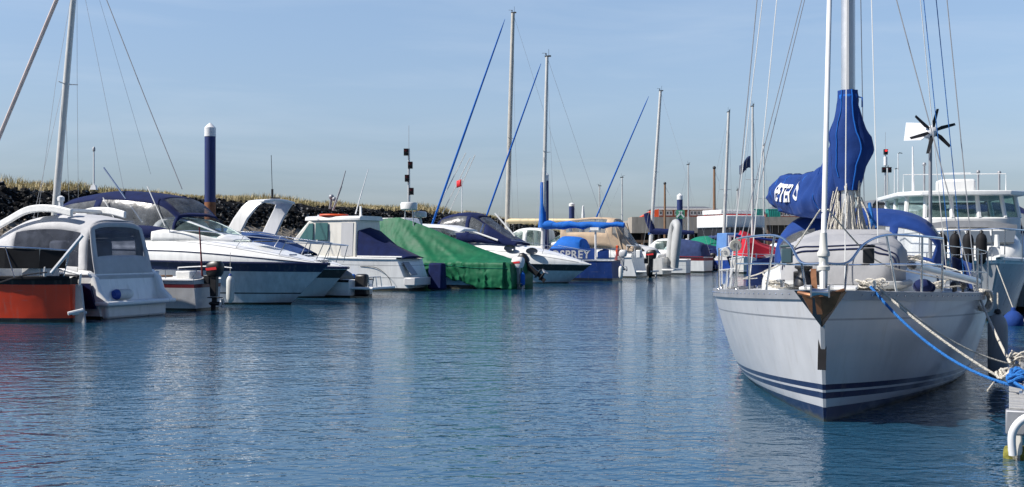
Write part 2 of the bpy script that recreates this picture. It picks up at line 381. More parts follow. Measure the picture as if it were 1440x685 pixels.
def lettering(txt, size, mtx, parent, material, name='lettering', ext=0.004, bend=None, shear=0.0):
    cu = bpy.data.curves.new(name, 'FONT'); cu.body = txt; cu.size = size; cu.extrude = ext; cu.resolution_u = 4; cu.shear = shear; cu.space_character = 1.12; cu.offset = size * 0.03
    to = bpy.data.objects.new(name, cu); COL.objects.link(to)
    bpy.context.view_layer.update()
    me = bpy.data.meshes.new_from_object(to.evaluated_get(bpy.context.evaluated_depsgraph_get()))
    bpy.data.objects.remove(to); bpy.data.curves.remove(cu)
    if bend:
        import bmesh
        bm = bmesh.new(); bm.from_mesh(me); bmesh.ops.triangulate(bm, faces=bm.faces)
        for _ in range(5):
            lg = [e_ for e_ in bm.edges if e_.calc_length() > size * .10]
            if not lg: break
            bmesh.ops.subdivide_edges(bm, edges=lg, cuts=1); bmesh.ops.triangulate(bm, faces=bm.faces)
        bm.to_mesh(me); bm.free()
    for v in me.vertices: v.co = bend(v.co) if bend else mtx @ v.co
    me.materials.clear(); me.materials.append(M[material])
    o = bpy.data.objects.new(name, me); COL.objects.link(o); o.parent = parent
    return o
def copy_tree(o, parent=None):
    c = o.copy(); COL.objects.link(c)
    if parent: c.parent = parent
    for ch in list(o.children): copy_tree(ch, c)
    return c

# ------------------------------------------------------------------ boat kit (local axes: x to the bow, y to port, z up, water at 0)
class Boat:
    def __init__(s, name, label, cat, anchor, lx, theta, group=None):
        """anchor: the place (x, y) where local point (lx, 0) sits; theta: heading in degrees."""
        s.th = R(theta); h = Vector((math.cos(s.th), math.sin(s.th), 0))
        s.o = Vector((anchor[0], anchor[1], 0)) - h * lx
        s.root = tag(empty(name, s.o, s.th), label, cat, group)
        s.inv = Matrix.Rotation(-s.th, 3, 'Z')
    def ray(s, px, py):
        o = s.inv @ (Vector((0, 0, CH)) - s.o); d = s.inv @ Vector(((px - 720) / FPX, 1, -(py - HY) / FPX)); return o, d
    def at(s, px, py, t):
        o, d = s.ray(px, py); return o + d * ((t - o.y) / d.y)
    def atx(s, px, py, x):
        o, d = s.ray(px, py); return o + d * ((x - o.x) / d.x)
    def world(s, p): return s.o + Matrix.Rotation(s.th, 3, 'Z') @ Vector(p)
    def hull(s, L, B, Fs, Fb, bands, mats, tr=.88, um=.42, p=2.2, rake=.6, wl=.88, fl=1.5, sp=2.0, ebow=.02, nu=26, deckmat='deck', rub=None, rubr=.035, camber=.05, trake=0.0, deck=True, stern_round=False, name='hull'):
        def hb(u):
            if u < um:
                k = math.sin(math.pi / 2 * u / um); return B / 2 * (tr + (1 - tr) * (k ** .55 if stern_round else k))
            return B / 2 * max(1 - ((u - um) / (1 - um)) ** p, ebow)
        def hw(u):
            a = B / 2 * wl
            if u < um:
                k = math.sin(math.pi / 2 * u / um); return a * (tr + (1 - tr) * (k ** .7 if stern_round else k))
            return a * max(1 - ((u - um) / (1 - um)) ** (p * .72), ebow * .6)
        def zs(u): return Fs + (Fb - Fs) * u ** sp
        s.L, s.hb, s.zs = L, hb, zs
        def P(u, f, sd):
            x = L * u - rake * u ** 4 * (1 - f) + trake * (1 - u) ** 6 * f
            if f >= 0:
                e = fl if u > um else lerp(.8, fl, u / um)
                y = lerp(hw(u), hb(u), f ** e); z = f * zs(u)
            else:
                g = -f / .3; y = hw(u) * (1 - .75 * g * g); z = -.35 * g
            return Vector((x, sd * y, z))
        us = [1 - (1 - i / nu) ** 1.25 for i in range(nu + 1)]
        mb = MB()
        F = [lambda u: -.3, lambda u: -.15]; mi = [bands[0][1]]
        prev = lambda u: -.15
        lo = lambda u: 0.0
        F.append(lo); mi.append(bands[0][1])
        prev = lo
        for top, m_ in bands:
            tf = top if callable(top) else (lambda u, a=top: a)
            n = max(1, int(round((tf(.8) - prev(.8)) / .13)))
            for k in range(1, n + 1):
                F.append(lambda u, a=prev, b=tf, q=k / n: lerp(a(u), b(u), q)); mi.append(m_)
            prev = tf
        for sd in (-1, 1):
            nf = len(F); base = len(mb.v)
            mb.v += [P(u, f(u), sd) for u in us for f in F]
            for i in range(len(us) - 1):
                for j in range(nf - 1):
                    q = [base + i * nf + j, base + i * nf + j + 1, base + (i + 1) * nf + j + 1, base + (i + 1) * nf + j]
                    mb.f.append(q if sd > 0 else q[::-1]); mb.m.append(mi[j])
        nf = len(F)                                                    # transom and stem closures
        half = len(us) * nf
        for j in range(nf - 1):
            mb.f.append([j, j + 1, half + j + 1, half + j]); mb.m.append(mi[j])
            e = (len(us) - 1) * nf
            mb.f.append([e + j, half + e + j, half + e + j + 1, e + j + 1]); mb.m.append(mi[j])
        s.P = P
        s.hullobj = mb.build(name, [hull_mat(q) for q in mats], s.root, angle=40)
        if deck:
            d = MB(); ts = [-1, -.7, -.35, 0, .35, .7, 1]
            d.grid(lambda u, t: Vector((L * u + trake * (1 - u) ** 6, t * (hb(u) - .005), zs(u) - .02 + camber * (1 - t * t))), us, ts)
            d.build('deck', deckmat, s.root)
        if rub:
            r = MB()
            for sd in (-1, 1): r.tube([P(u, 1, sd) + Vector((0, sd * rubr * .3, 0)) for u in us], rubr, 6, flat=1.3)
            r.build('rub_rail', rub, s.root)
        return s
    def arch(s, keys, material, name, p=3.2, n=4, nv=20, wins=(), winmat='vinyl', solid=.02, cap0=False, cap1=False, parent=None, winname='window', capmat=None, label=None):
        """A hooped shell along x. keys: (x, half width, foot z, crown z). wins: (i0, i1, j0, j1) cells left open and glazed."""
        K = [Vector((k[0], k[1], k[2])) for k in keys]; Z = [Vector((k[3], 0, 0)) for k in keys]
        A, Bz = (catmull(K, n), catmull(Z, n)) if len(keys) > 2 else ([K[0].lerp(K[1], i / n) for i in range(n + 1)], [Z[0].lerp(Z[1], i / n) for i in range(n + 1)])
        fa = [math.pi * q / 400 for q in range(401)]
        fp = [(math.copysign(abs(math.cos(a)) ** (2 / p), math.cos(a)), .8 * abs(math.sin(a)) ** (2 / p)) for a in fa]
        al = [0.0]
        for q in range(400): al.append(al[-1] + math.hypot(fp[q + 1][0] - fp[q][0], fp[q + 1][1] - fp[q][1]))
        ang = []
        for j in range(nv + 1):
            t_ = al[-1] * j / nv; q = min(range(401), key=lambda q: abs(al[q] - t_)); ang.append(fa[q])
        def S(i, j):
            a = ang[j]; c, sn = math.cos(a), math.sin(a); k = A[i]
            return Vector((k.x, -k.y * math.copysign(abs(c) ** (2 / p), c), k.z + (Bz[i].x - k.z) * abs(sn) ** (2 / p)))
        us, vs_ = list(range(len(A))), list(range(nv + 1))
        inw = lambda i, j: any(a <= i < b and c <= j < d for a, b, c, d in wins)
        mb = MB().grid(S, us, vs_, inw)
        for fl_, i in ((cap0, 0), (cap1, len(A) - 1)):
            if fl_: mb.add([S(i, j) for j in vs_], [tuple(vs_)])
        o = mb.build(name, material, parent or s.root, solid=solid, label=label)
        for a, b, c, d in wins:
            MB().grid(S, list(range(a, b + 1)), list(range(c, d + 1))).build(winname, winmat, o)
        s.S = S; s.nu = len(A) - 1
        return o
    def moulding(s, keys, material='gel', name='deck_moulding', p=2.6, inset=.985, n=4):
        """The raised deck: keys (x, rise above the sheer)."""
        ks = []
        for x, h in keys:
            u = x / s.L; ks.append((x, max(s.hb(u) * inset, .03), s.zs(u) - .03, s.zs(u) + h))
        return s.arch(ks, material, name, p=p, n=n, nv=18, cap0=True, cap1=True, solid=0)
    def tube(s, name, pts, r, material, parent=None, smooth=0, n=8, label=None):
        P = catmull(pts, smooth) if smooth else pts
        return MB().tube(P, r, n).build(name, material, parent or s.root, label=label)
    def rail(s, name, pts, posts, r=.014, material='steel', smooth=4):
        mb = MB().tube(catmull(pts, smooth), r, 7)
        for a, b in posts: mb.tube([a, b], r * .9, 6)
        return mb.build(name, material, s.root)
    def mast(s, base, top, r, spreaders=(), material='mastpaint', fit=True, rtop=.75):
        base, top = Vector(base), Vector(top)
        mo = MB().tube([base, base.lerp(top, .5), top], [r, r * .95, r * rtop], 12).build('mast', material, s.root)
        for h, wd in spreaders:
            c = base.lerp(top, h)
            for sd in (-1, 1): MB().tube([c, c + Vector((-.12, sd * wd, .05))], [.03, .02], 6).build('spreader', material, mo)
        if fit:
            MB().box(top + Vector((-.05, 0, .04)), (.35, .12, .08)).tube([top + Vector((-.1, 0, .05)), top + Vector((-.1, 0, .45))], .01, 5).tube([top + Vector((.05, 0, .05)), top + Vector((.05, 0, .22)), top + Vector((.32, 0, .24))], .012, 5).ball(top + Vector((.05, .06, .16)), .05).build('masthead_fitting', 'black', mo)
        return mo
    def wire(s, a, b, r=.006, material='wire', name='shroud', parent=None):
        return MB().tube([a, b], r, 5).build(name, material, parent or s.root)
    def outboard(s, x, y, z, cowl='black', stripe='red', sc=1.0, tilt=0.0, leg='black', name='outboard_motor', cover=None):
        """Hangs aft of (x, y); z is the height of the cowl's foot."""
        r = empty(name, (x, y, z)); r.parent = s.root; r.rotation_euler = (0, tilt, 0)
        if cover:
            MB().box(Vector((-.2, 0, -.12)) * sc, Vector((.66, .50, 1.05)) * sc, top=(.92, .8)).build('cover', cover, r, bevel=.09)
            return r
        secs = []
        for h, l, wd, dx in ((0, .40, .26, 0), (.08, .50, .33, 0), (.26, .54, .36, -.02), (.38, .48, .33, -.03), (.45, .30, .22, -.05)):
            secs.append([Vector(((dx - .18) + l / 2 * math.copysign(abs(math.cos(a)) ** .6, math.cos(a)), wd / 2 * math.copysign(abs(math.sin(a)) ** .6, math.sin(a)), h)) * sc for a in [2 * math.pi * k / 16 for k in range(16)]])
        MB().loft(secs).build('cowl', cowl, r)
        if stripe:
            for sd in (-1, 1): st = MB().panel([Vector((-.36, sd * .178, .20)) * sc, Vector((-.02, sd * .178, .17)) * sc, Vector((.02, sd * .176, .24)) * sc, Vector((-.34, sd * .176, .28)) * sc], .016); st.build('stripe', stripe, r)
        MB().box(Vector((-.16, 0, -.30)) * sc, Vector((.20, .13, .62)) * sc, top=(1.25, 1.2)).box(Vector((-.20, 0, -.64)) * sc, Vector((.42, .24, .03)) * sc).box(Vector((.05, 0, -.10)) * sc, Vector((.20, .2, .26)) * sc).build('leg', leg, r, bevel=.015)
        MB().lathe([(.02, -.25), (.06, -.12), (.065, .12), (.03, .2)], Vector((-.2, 0, -.82)) * sc, (1, 0, 0), 10).box(Vector((-.18, 0, -.72)) * sc, Vector((.16, .05, .2)) * sc).box(Vector((-.14, 0, -.95)) * sc, Vector((.16, .02, .2)) * sc).build('gearcase', leg, r)
        for k in range(3):
            a = 2 * math.pi * k / 3
            MB().box(Vector((-.44, math.cos(a) * .09, -.82 + math.sin(a) * .09)) * sc, Vector((.03, .09, .16)) * sc, rx=a + .5).build('propeller_blade', 'alugrey', r)
        return r
def fender(name, label, top, length, r, material='fender', group=None, rope=0.4, capmat='blue'):
    """A sausage fender hanging by its lanyard from a rail."""
    o = tag(empty(name, top), label, 'fender', group)
    l = length
    MB().lathe([(.01, -l), (r * .45, -l + .01), (r * .8, -l + r * .5), (r, -l + r * 1.2), (r, -r * 1.2), (r * .8, -r * .5), (r * .45, -.01), (.01, 0)], n=14).build('body', material, o)
    MB().lathe([(.02, 0), (r * .42, .01), (r * .3, .06), (.02, .07)], n=10).build('eye', capmat, o)
    MB().tube([(0, 0, .05), (0, 0, rope)], .010, 6).build('lanyard', 'ropewhite', o)
    return o
def styling_line(b, j=4, material='hullgrey', r=.012):
    """A thin moulded line along both sides of the raised deck just built."""
    n = 18
    for q in (j, n - j): MB().tube([b.S(i, q) + Vector((0, (-.006 if q == j else .006), 0)) for i in range(1, b.nu - 2)], r, 5).build('styling_line', material, b.root)
ROW = -23.6                                 # heading of a boat lying bow out in the left row

# ================================================================== SETTING
wm = MB().add([(-900, -60, 0), (900, -60, 0), (900, 1500, 0), (-900, 1500, 0)], [(0, 1, 2, 3)])
struct(wm.build('water', 'water', fix=False))
wb = MB().add([(-900, -60, -4), (900, -60, -4), (900, 1500, -4), (-900, 1500, -4)], [(0, 1, 2, 3)])
struct(wb.build('harbour_bed', 'gravel', fix=False))

# breakwater: gravel foot, dark rock face, grassed crest, running away to the right behind the left row
A0 = Vector((-29.3, 65.0)); RD = Vector((.4003, .9164)); QN = Vector((-.9164, .4003))
def bw(k, q, z): p = A0 + RD * k + QN * q; return Vector((p.x, p.y, z))
PROF = [(-9, -1.0), (-6.5, .2), (-3.5, 1.9), (-.8, 3.35), (.0, 3.7), (1.5, 5.2), (2.2, 5.4), (5, 5.7), (12, 5.75), (40, 4.8), (90, 2.0)]
KS = [-75 + 3 * i for i in range(72)]
def crest(k):
    f = 1.0 if k < 70 else max(0.25, 1 - (k - 70) / 75.0)
    return f
def bwp(k, q, z):
    n = noise.noise(Vector((k * .35, q * .35, 3.1))) * .35 + noise.noise(Vector((k * 1.3, q * 1.3, 1.0))) * .12
    return bw(k, q, z * crest(k) + n * (1 if q > -6 else .3))
fine = []
for (a, za), (b, zb) in zip(PROF, PROF[1:]):
    for i in range(3): fine.append((lerp(a, b, i / 3), lerp(za, zb, i / 3)))
fine.append(PROF[-1])
mb = MB()
vs_ = [bwp(k, q, z) for k in KS for q, z in fine]; nf = len(fine)
for i in range(len(KS) - 1):
    for j in range(nf - 1):
        q = (fine[j][0] + fine[j + 1][0]) / 2
        mb.f.append([i * nf + j, (i + 1) * nf + j, (i + 1) * nf + j + 1, i * nf + j + 1]); mb.m.append(0 if q < -.4 else (1 if q < 1.9 else 2))
mb.v = vs_
struct(mb.build('breakwater_bank', ['gravel', 'rock', 'sand'], angle=60, fix=False))

# armour rocks along its face: one uncounted mass
ICO = [(0, .526, .851), (0, -.526, .851), (0, .526, -.851), (0, -.526, -.851), (.526, .851, 0), (-.526, .851, 0), (.526, -.851, 0), (-.526, -.851, 0), (.851, 0, .526), (-.851, 0, .526), (.851, 0, -.526), (-.851, 0, -.526)]
ICF = [(0, 1, 8), (0, 9, 1), (0, 5, 9), (0, 4, 5), (0, 8, 4), (1, 6, 8), (1, 7, 6), (1, 9, 7), (2, 10, 3), (2, 4, 10), (2, 5, 4), (2, 11, 5), (2, 3, 11), (3, 10, 6), (3, 6, 7), (3, 7, 11), (4, 8, 10), (5, 11, 9), (6, 10, 8), (7, 9, 11)]
rk = MB(); gv = MB(); rnd = random.Random(4)
for i in range(5600):
    k = rnd.uniform(-25, 112); t = rnd.random()
    q, z = lerp(-.7, 1.9, t), lerp(3.4, 5.35, t)
    s = rnd.uniform(.10, .30) * (1.5 if rnd.random() < .08 else 1)
    c = bw(k, q + rnd.uniform(-.1, .1), z * crest(k) + rnd.uniform(-.06, .12))
    mt = Matrix.Rotation(rnd.uniform(0, 6.3), 3, 'Z') @ Matrix.Rotation(rnd.uniform(0, 6.3), 3, 'X')
    sc = Vector((rnd.uniform(.7, 1.4), rnd.uniform(.6, 1.1), rnd.uniform(.5, .9))) * s
    rk.add([c + mt @ Vector((v[0] * sc.x, v[1] * sc.y, v[2] * sc.z)) * rnd.uniform(.8, 1.15) for v in ICO], ICF)
o = struct(rk.build('armour_rocks', 'rock', angle=5, fix=False), 'stuff')
for i in range(2600):
    k = rnd.uniform(-20, 112); t = rnd.random()
    q, z = lerp(-6.2, -.6, t), lerp(.35, 3.45, t)
    s = rnd.uniform(.07, .22)
    c = bw(k, q, z * crest(k) + rnd.uniform(-.05, .08))
    mt = Matrix.Rotation(rnd.uniform(0, 6.3), 3, 'Z') @ Matrix.Rotation(rnd.uniform(0, 6.3), 3, 'X')
    gv.add([c + mt @ Vector((v[0], v[1] * .8, v[2] * .6)) * s * rnd.uniform(.8, 1.15) for v in ICO], ICF)
struct(gv.build('shore_stones', 'gravel', angle=5, fix=False), 'stuff')
# marram grass on the crest
gr = MB(); rnd = random.Random(8)
for i in range(9000):
    k = rnd.uniform(-28, 118); q = 2.0 + rnd.random() ** 1.6 * 8
    hgt = (.30 + .75 * max(0, noise.noise(Vector((k * .16, q * .25, 7))) + .15)) * rnd.uniform(.7, 1.25)
    if noise.noise(Vector((k * .5, q * .5, 2))) < -.28: continue
    z = interp(PROF, q) * crest(k)
    for b_ in range(6):
        c = bw(k + rnd.uniform(-.25, .25), q + rnd.uniform(-.25, .25), z - .05)
        a = rnd.uniform(0, 6.28); l = Vector((math.cos(a), math.sin(a), 0)); bend = hgt * rnd.uniform(.15, .6)
        wd = l.cross(Vector((0, 0, 1))) * rnd.uniform(.012, .028)
        m_ = c + l * bend * .35 + Vector((0, 0, hgt * .7)); tp = c + l * bend + Vector((0, 0, hgt * rnd.uniform(.85, 1.1)))
        gr.add([c - wd, c + wd, m_ + wd * .8, m_ - wd * .8, tp], [(0, 1, 2, 3), (3, 2, 4)])
struct(gr.build('dune_grass', 'straw', angle=180, fix=False), 'stuff')

# quay across the far end
QD = 150.0
qx0 = (898 - 720) / FPX * QD
qb = MB().box(((qx0 + 58) / 2 + .0, QD + 60, 2.6), (58 - qx0, 112, 6.2))
struct(qb.build('quay_ground', 'quay'))
qw = tag(empty('quay_wall', (qx0, QD, 0)), 'grey concrete quay wall on dark timber piles at the far end of the water', 'quay')
MB().box((16, 1.5, 4.75), (34, 5.2, 2.1)).build('deck_slab', 'quay', qw)
MB().box((16, 3.2, 1.4), (34, 1.0, 4.7)).build('shade_backing', 'void_shade', qw)  # near-black block, painted stand-in for the shade under the deck slab
for i in range(16): MB().tube([(.5 + i * 2.1, -.6, -2), (.5 + i * 2.1, -.6, 3.75)], .24, 8).build('pile', 'pier', qw)
MB().box((16, -1.2, 2.6), (34, .25, .35)).build('waling_beam', 'pier', qw)
tp = tag(empty('timber_pier', ((1082 - 720) / FPX * 118, 118, 0)), 'brown weedy timber piling standing under the quay edge by the red cover', 'pier')
for i, (x, wd) in enumerate(((.0, .5), (.62, .5), (1.25, .5), (1.9, .55), (2.5, .5), (3.1, .5))):
    MB().box((x, 0, 1.6), (wd, .4, 5.2)).build('plank', 'pier', tp)
    MB().box((x, -.01, .3), (wd + .03, .44, 1.5)).build('weed_band', 'weed', tp)
MB().box((1.6, .1, 4.35), (4.6, 1.3, .45)).build('cap_beam', 'quay', tp)

def building(name, label, d, px0, px1, ptop, zbase, depth, wallm, roofm, roof_h, windows, pw=(8, 6), gable=False):
    x0, x1 = (px0 - 720) / FPX * d, (px1 - 720) / FPX * d
    zt = CH - (ptop - HY) / FPX * d
    r = tag(empty(name, ((x0 + x1) / 2, d, zbase)), label, 'building'); wd = x1 - x0; h = zt - zbase
    MB().box((0, depth / 2, h / 2), (wd, depth, h)).build('wall', wallm, r)
    rf = MB()
    if gable:
        rf.prism([(-wd / 2 - .5, -.5, h + .02), (wd / 2 + .5, -.5, h + .02), (0, -.5, h + roof_h)], (0, depth + 1, 0))
    else:
        rf.add([(-wd / 2 - .4, -.4, h + .01), (wd / 2 + .4, -.4, h + .01), (wd / 2 + .4, depth + .4, h + .01), (-wd / 2 - .4, depth + .4, h + .01), (-wd / 2 + .8, depth / 2, h + roof_h), (wd / 2 - .8, depth / 2, h + roof_h)], [(0, 1, 5, 4), (1, 2, 5), (2, 3, 4, 5), (3, 0, 4), (3, 2, 1, 0)])
    rf.build('roof', roofm, r)
    MB().box((0, -.45, h - .02), (wd + .9, .12, .22)).build('gutter', 'white', r)
    for px, py in windows:
        wx = (px - 720) / FPX * d - (x0 + x1) / 2; wz = CH - (py - HY) / FPX * d - zbase
        ww, wh = pw[0] / FPX * d, pw[1] / FPX * d
        f = MB().box((wx, -.05, wz), (ww, .14, wh)).build('window', 'white', r)
        for sx in (-.25, .25): MB().box((wx + sx * ww, -.13, wz), (ww * .27, .05, wh * .52)).build('pane', 'greyglass', f)
    return r
building('brick_building', 'long red brick building with white windows and low grey roof behind the quay', 200, 921, 1003, 294, 5.4, 9, 'brick', 'roof', .6, [(927, 299.5), (941, 299.5), (953, 299.5), (975, 299.5), (985, 299.5), (996, 299.5)], pw=(9, 7))
building('brick_building', 'brick building with white windows standing right of the teal containers', 205, 1088, 1128, 297, 5.6, 9, 'brick', 'roof', 1.1, [(1097, 301), (1106, 301), (1115, 301)])
building('gabled_house', 'pale gabled house with dark roof seen over the blue sprayhood', 170, 1222, 1252, 298, 5.6, 8, 'gelcream', 'roof', 1.9, [(1237, 302)], gable=True)
building('dark_shed', 'long dark grey shed roof beside the gabled house', 185, 1250, 1300, 296, 5.6, 10, 'roof', 'roof', 1.6, [])
building('dark_cabin', 'small black cabin with lean roof between the brick building and the white wheelhouse', 165, 1001, 1020, 301, 5.6, 5, 'black', 'roof', .9, [(1008, 305)])
o = tag(empty('upturned_hull', ((903 - 720) / FPX * 175, 175, 5.6)), 'red pointed tent roof at the left end of the brick building', 'tent')
o.name = 'red_tent'
MB().loft([[Vector((0, 0, 0)), Vector((0, 4, 0)), Vector((0, 4, 1.0)), Vector((0, 0, 1.0))], [Vector((1.6, 0, 0)), Vector((1.6, 4, 0)), Vector((1.6, 4, 1.9)), Vector((1.6, 0, 1.9))], [Vector((2.6, 0, 0)), Vector((2.6, 4, 0)), Vector((2.6, 4, 2.1)), Vector((2.6, 0, 2.1))]]).build('canvas', 'orangered', o)
MB().box((1.3, -.06, .5), (.7, .06, 1.0)).build('doorway', 'black', o)
for i, (px, dd) in enumerate(((1065, 0), (1077, .7), (1088, 0))):
    if i == 1: continue
    t = tag(empty('container', ((px + (2 if i == 0 else 1) - 720) / FPX * 151, 151, 5.7)), 'teal box container on the quay, %s of the pair' % ('left' if i == 0 else 'right'), 'container', 'teal containers on the quay')
    wd = 1.3 if i == 0 else 1.7
    b_ = MB().box((0, .8, .55), (wd, 1.5, 1.1))
    for q in range(7): b_.box((-wd / 2 + wd * (q + .5) / 7, .03, .55), (.07, .06, 1.0))
    b_.build('body', 'teal', t, bevel=.06)
    MB().box((0, .8, 1.16), (wd + .08, 1.6, .1)).build('lid', 'teal', t, bevel=.03)
    for q in (-1, 1): MB().box((q * wd * .35, .3, -.03), (.15, .3, .14)).build('foot', 'black', t)

# ---------------------------------------------------------------- mooring piles
def pile(px, ptop, d, r, label, sign=None, rusty=True, whitetop=.35, zblue=0.0):
    p = W(px, ptop, d); z = p.z
    o = tag(empty('mooring_pile', (p.x, d, 0)), label, 'pile', 'mooring piles')
    prof = [(r, -3), (r, z - whitetop)]
    if rusty:
        zr = zblue
        MB().lathe([(r, -3), (r * 1.02, zr)], n=20).build('rusty_foot', 'rust', o)
        MB().lathe([(r, zr), (r, z - whitetop - .2)], n=20).build('sleeve', 'pileblue', o)
    else: MB().lathe([(r, -3), (r, z - whitetop - .2)], n=20).build('sleeve', 'pileblue', o)
    MB().lathe([(r * 1.04, z - whitetop - .2), (r * 1.04, z - whitetop * .55), (r * .55, z - .08), (.03, z)], n=20).build('cap', 'white', o)
    if sign: MB().box((0, -r - .06, z - 1.85), (.75, .04, .75), ry=0).build('sign', 'signgreen', o); MB().box((-.08, -r - .10, z - 1.85), (.12, .03, .7), ry=.7).box((.1, -r - .10, z - 1.85), (.12, .03, .7), ry=-.7).build('sign_mark', 'white', o)
    return o
pile(295.5, 173, 46, .22, 'tall blue mooring pile with white cap and rusty foot behind the big cruiser', zblue=3.7)
pile(767.5, 242, 72, .19, 'blue mooring pile with white cap right beside the mast with blue boom cover', rusty=False)
pile(956, 272, 100, .25, 'blue mooring pile with green square sign in front of the quay', sign=True, zblue=2.6)
pile(804, 285, 172, .42, 'short dark mooring pile with white cap above the grassy bank', rusty=False)
pile(820, 289, 150, .2, 'slim white topped pile between the grassy bank and the tan canopy', rusty=False, whitetop=2.2)

# ---------------------------------------------------------------- light masts
def signal(px, ptop, d, zb, label, lit):
    p = W(px, ptop, d); z = p.z
    o = tag(empty('harbour_signal', (p.x, d, zb)), label, 'signal light'); h = z - zb
    MB().tube([(0, 0, 0), (0, 0, h)], [.16, .10], 10).build('pole', 'alu', o)
    for i, (dz, sx) in enumerate(((.0, 0), (-1.05, 0), (-2.2, 0), (-2.2, .45))):
        if lit and i in (1,): 
            MB().lathe([(.22, h - 1.9), (.22, h - .85)], (0, -.05, 0), n=12).build('cabinet', 'white', o); continue
        c = Vector((sx - (.22 if i == 2 else 0), -.12, h + dz - .25))
        if not lit: c = Vector(((-.25, .15, -.15, .25)[i], -.14, h - .35 - 1.25 * i))
        lt = MB().box(c, (.44, .36, .66)).box(c + Vector((0, -.27, .28)), (.4, .26, .05)).box(c + Vector((0, -.27, -.05)), (.4, .26, .05)).build('lantern', 'black', o)
        MB().lathe([(.15, 0), (.15, .03), (.02, .05)], c + Vector((0, -.19, .17)), (0, -1, 0), 12).build('lens', 'redlamp' if (lit and i == 0) else 'maroon', lt)
    MB().tube([(.0, 0, h), (.0, 0, h + 2.2)], .02, 5).build('aerial', 'wire', o)
    MB().box((0, 0, .08), (.7, .7, .16)).build('base', 'alu', o)
    return o
signal(1245, 211, 140, 5.7, 'white signal mast with a lit red lantern behind the blue sprayhood', True)
signal(575, 209, 109, 5.6, 'dark signal mast with stacked lanterns on the bank above the green tarpaulin', False)
def lamp_post(px, ptop, d, zb, label, r=.07, lamp=True):
    p = W(px, ptop, d); h = p.z - zb
    o = tag(empty('quay_post', (p.x, d, zb)), label, 'post')
    MB().tube([(0, 0, 0), (0, 0, h)], [r, r * .8], 8).build('shaft', 'white', o)
    if lamp: MB().tube([(0, 0, h - .05), (.18, 0, h + .1), (.5, 0, h + .02)], .05, 6).build('lamp', 'black', o)
    else: MB().lathe([(.03, h), (.09, h + .02), (.09, h + .22), (.03, h + .3)], n=10).build('beacon_top', 'alugrey', o)
    MB().box((0, 0, .15), (.4, .4, .3), top=(.6, .6)).build('foot', 'white', o)
lamp_post(1263, 216, 138, 5.7, 'slim white post with black bracket right of the lit signal mast')
lamp_post(1258, 238, 139, 5.7, 'shorter white post beside the black bracket post on the quay')
lamp_post(132, 213, 72, 5.5, 'thin white beacon post on the grassy bank at the left', .06, False)
def pole(px0, ptop, px1, pbot, d, r, material, label, name='wooden_mast'):
    a, b = W(px1, pbot, d), W(px0, ptop, d)
    o = tag(empty(name, a), label, 'mast')
    MB().tube([(0, 0, 0), b - a], [r, r * .7], 8).build('pole', material, o)
    MB().ball(b - a, r * 1.1, nu=8, nv=6).build('truck', 'black', o)
    MB().tube([(b - a) * .96, (b - a) * .05 + Vector((2.2, 0, 0))], .012, 4).build('stay', 'whitewire', o)
pole(1004.5, 236, 1004.5, 318, 115, .16, 'brownpole', 'brown wooden mast with pale stay left of the white wheelhouse boat')
pole(935, 258, 935, 335, 100, .12, 'brownpole', 'brown wooden mast in front of the brick building')

# ================================================================== LEFT ROW
# ---- orange double-ender at the left edge
b = Boat('workboat', 'orange hulled double ended boat with black rubbing band at the left edge', 'boat', (W(104, 450, 28.6).x, 28.6), 0, ROW + 180)
b.hull(8.5, 2.7, 1.12, 1.45, [(.10, 1), (.85, 0), (1.0, 2)], ['orange', 'black', 'rubber'], tr=.10, um=.5, rake=.5, stern_round=True, rub='rubber', rubr=.04, wl=.8)
b.arch([(1.6, .95, 1.1, 1.22), (1.7, 1.0, 1.1, 1.62), (3.5, 1.05, 1.1, 1.68), (5.2, .9, 1.2, 1.72), (5.3, .85, 1.2, 1.3)], 'gel', 'coachroof', p=5, solid=0, cap0=True, cap1=True)
MB().box((.75, .35, 1.26), (.75, .5, .30), rz=.05).build('stern_locker', 'gelgrey', b.root, bevel=.03)
pts = [(-.15, .22, 1.80), (.5, .62, 1.86), (1.3, .95, 1.90), (2.4, 1.2, 1.95), (4.2, 1.30, 2.02)]
b.rail('guard_rail', pts, [((-.1, .25, 1.80), (.1, .25, 1.12)), ((.5, .62, 1.86), (.5, .62, 1.12)), ((1.3, .95, 1.90), (.95, .98, 1.12)), ((2.4, 1.2, 1.95), (2.2, 1.25, 1.12)), ((3.3, 1.30, 2.02), (3.0, 1.30, 1.15)), ((4.2, 1.33, 2.05), (4.2, 1.33, 1.2))], .016)
wc = MB()
wc.panel([(-.02, .30, 1.36), (.5, .63, 1.36), (.5, .62, 1.83), (-.02, .29, 1.79)], .02).panel([(.50, .63, 1.36), (1.3, .96, 1.36), (1.3, .95, 1.87), (.50, .62, 1.83)], .02).panel([(1.3, .96, 1.36), (2.4, 1.21, 1.38), (2.4, 1.2, 1.92), (1.3, .95, 1.87)], .02).panel([(2.4, 1.21, 1.38), (4.1, 1.31, 1.42), (4.1, 1.30, 1.98), (2.4, 1.2, 1.92)], .02)
wc.build('weathercloth', 'rubber', b.root)
MB().box((1.95, 1.2, 1.66), (.22, .08, .34)).build('horseshoe_buoy', 'red', b.root, bevel=.06)
ru = MB().prism([(-.08, -.03, .95), (-.24, -.03, .95), (-.42, -.03, -.3), (-.05, -.03, -.3)], (0, .06, 0)); ru.build('rudder', 'alugrey', b.root)
MB().tube([(-.18, 0, .9), (-.22, 0, 1.2), (.7, .05, 1.38)], .035, 8).build('tiller', 'alu', b.root)
MB().tube([(-.35, .05, .32), (-.15, .35, .24)], .045, 8).tube([(-.32, -.1, .25), (-.05, .1, .22)], .04, 8).build('step', 'white', b.root)
MB().tube([b.at(72, 384, .6), b.at(116, 331, .2)], .045, 8).build('stern_davit', 'alu', b.root)
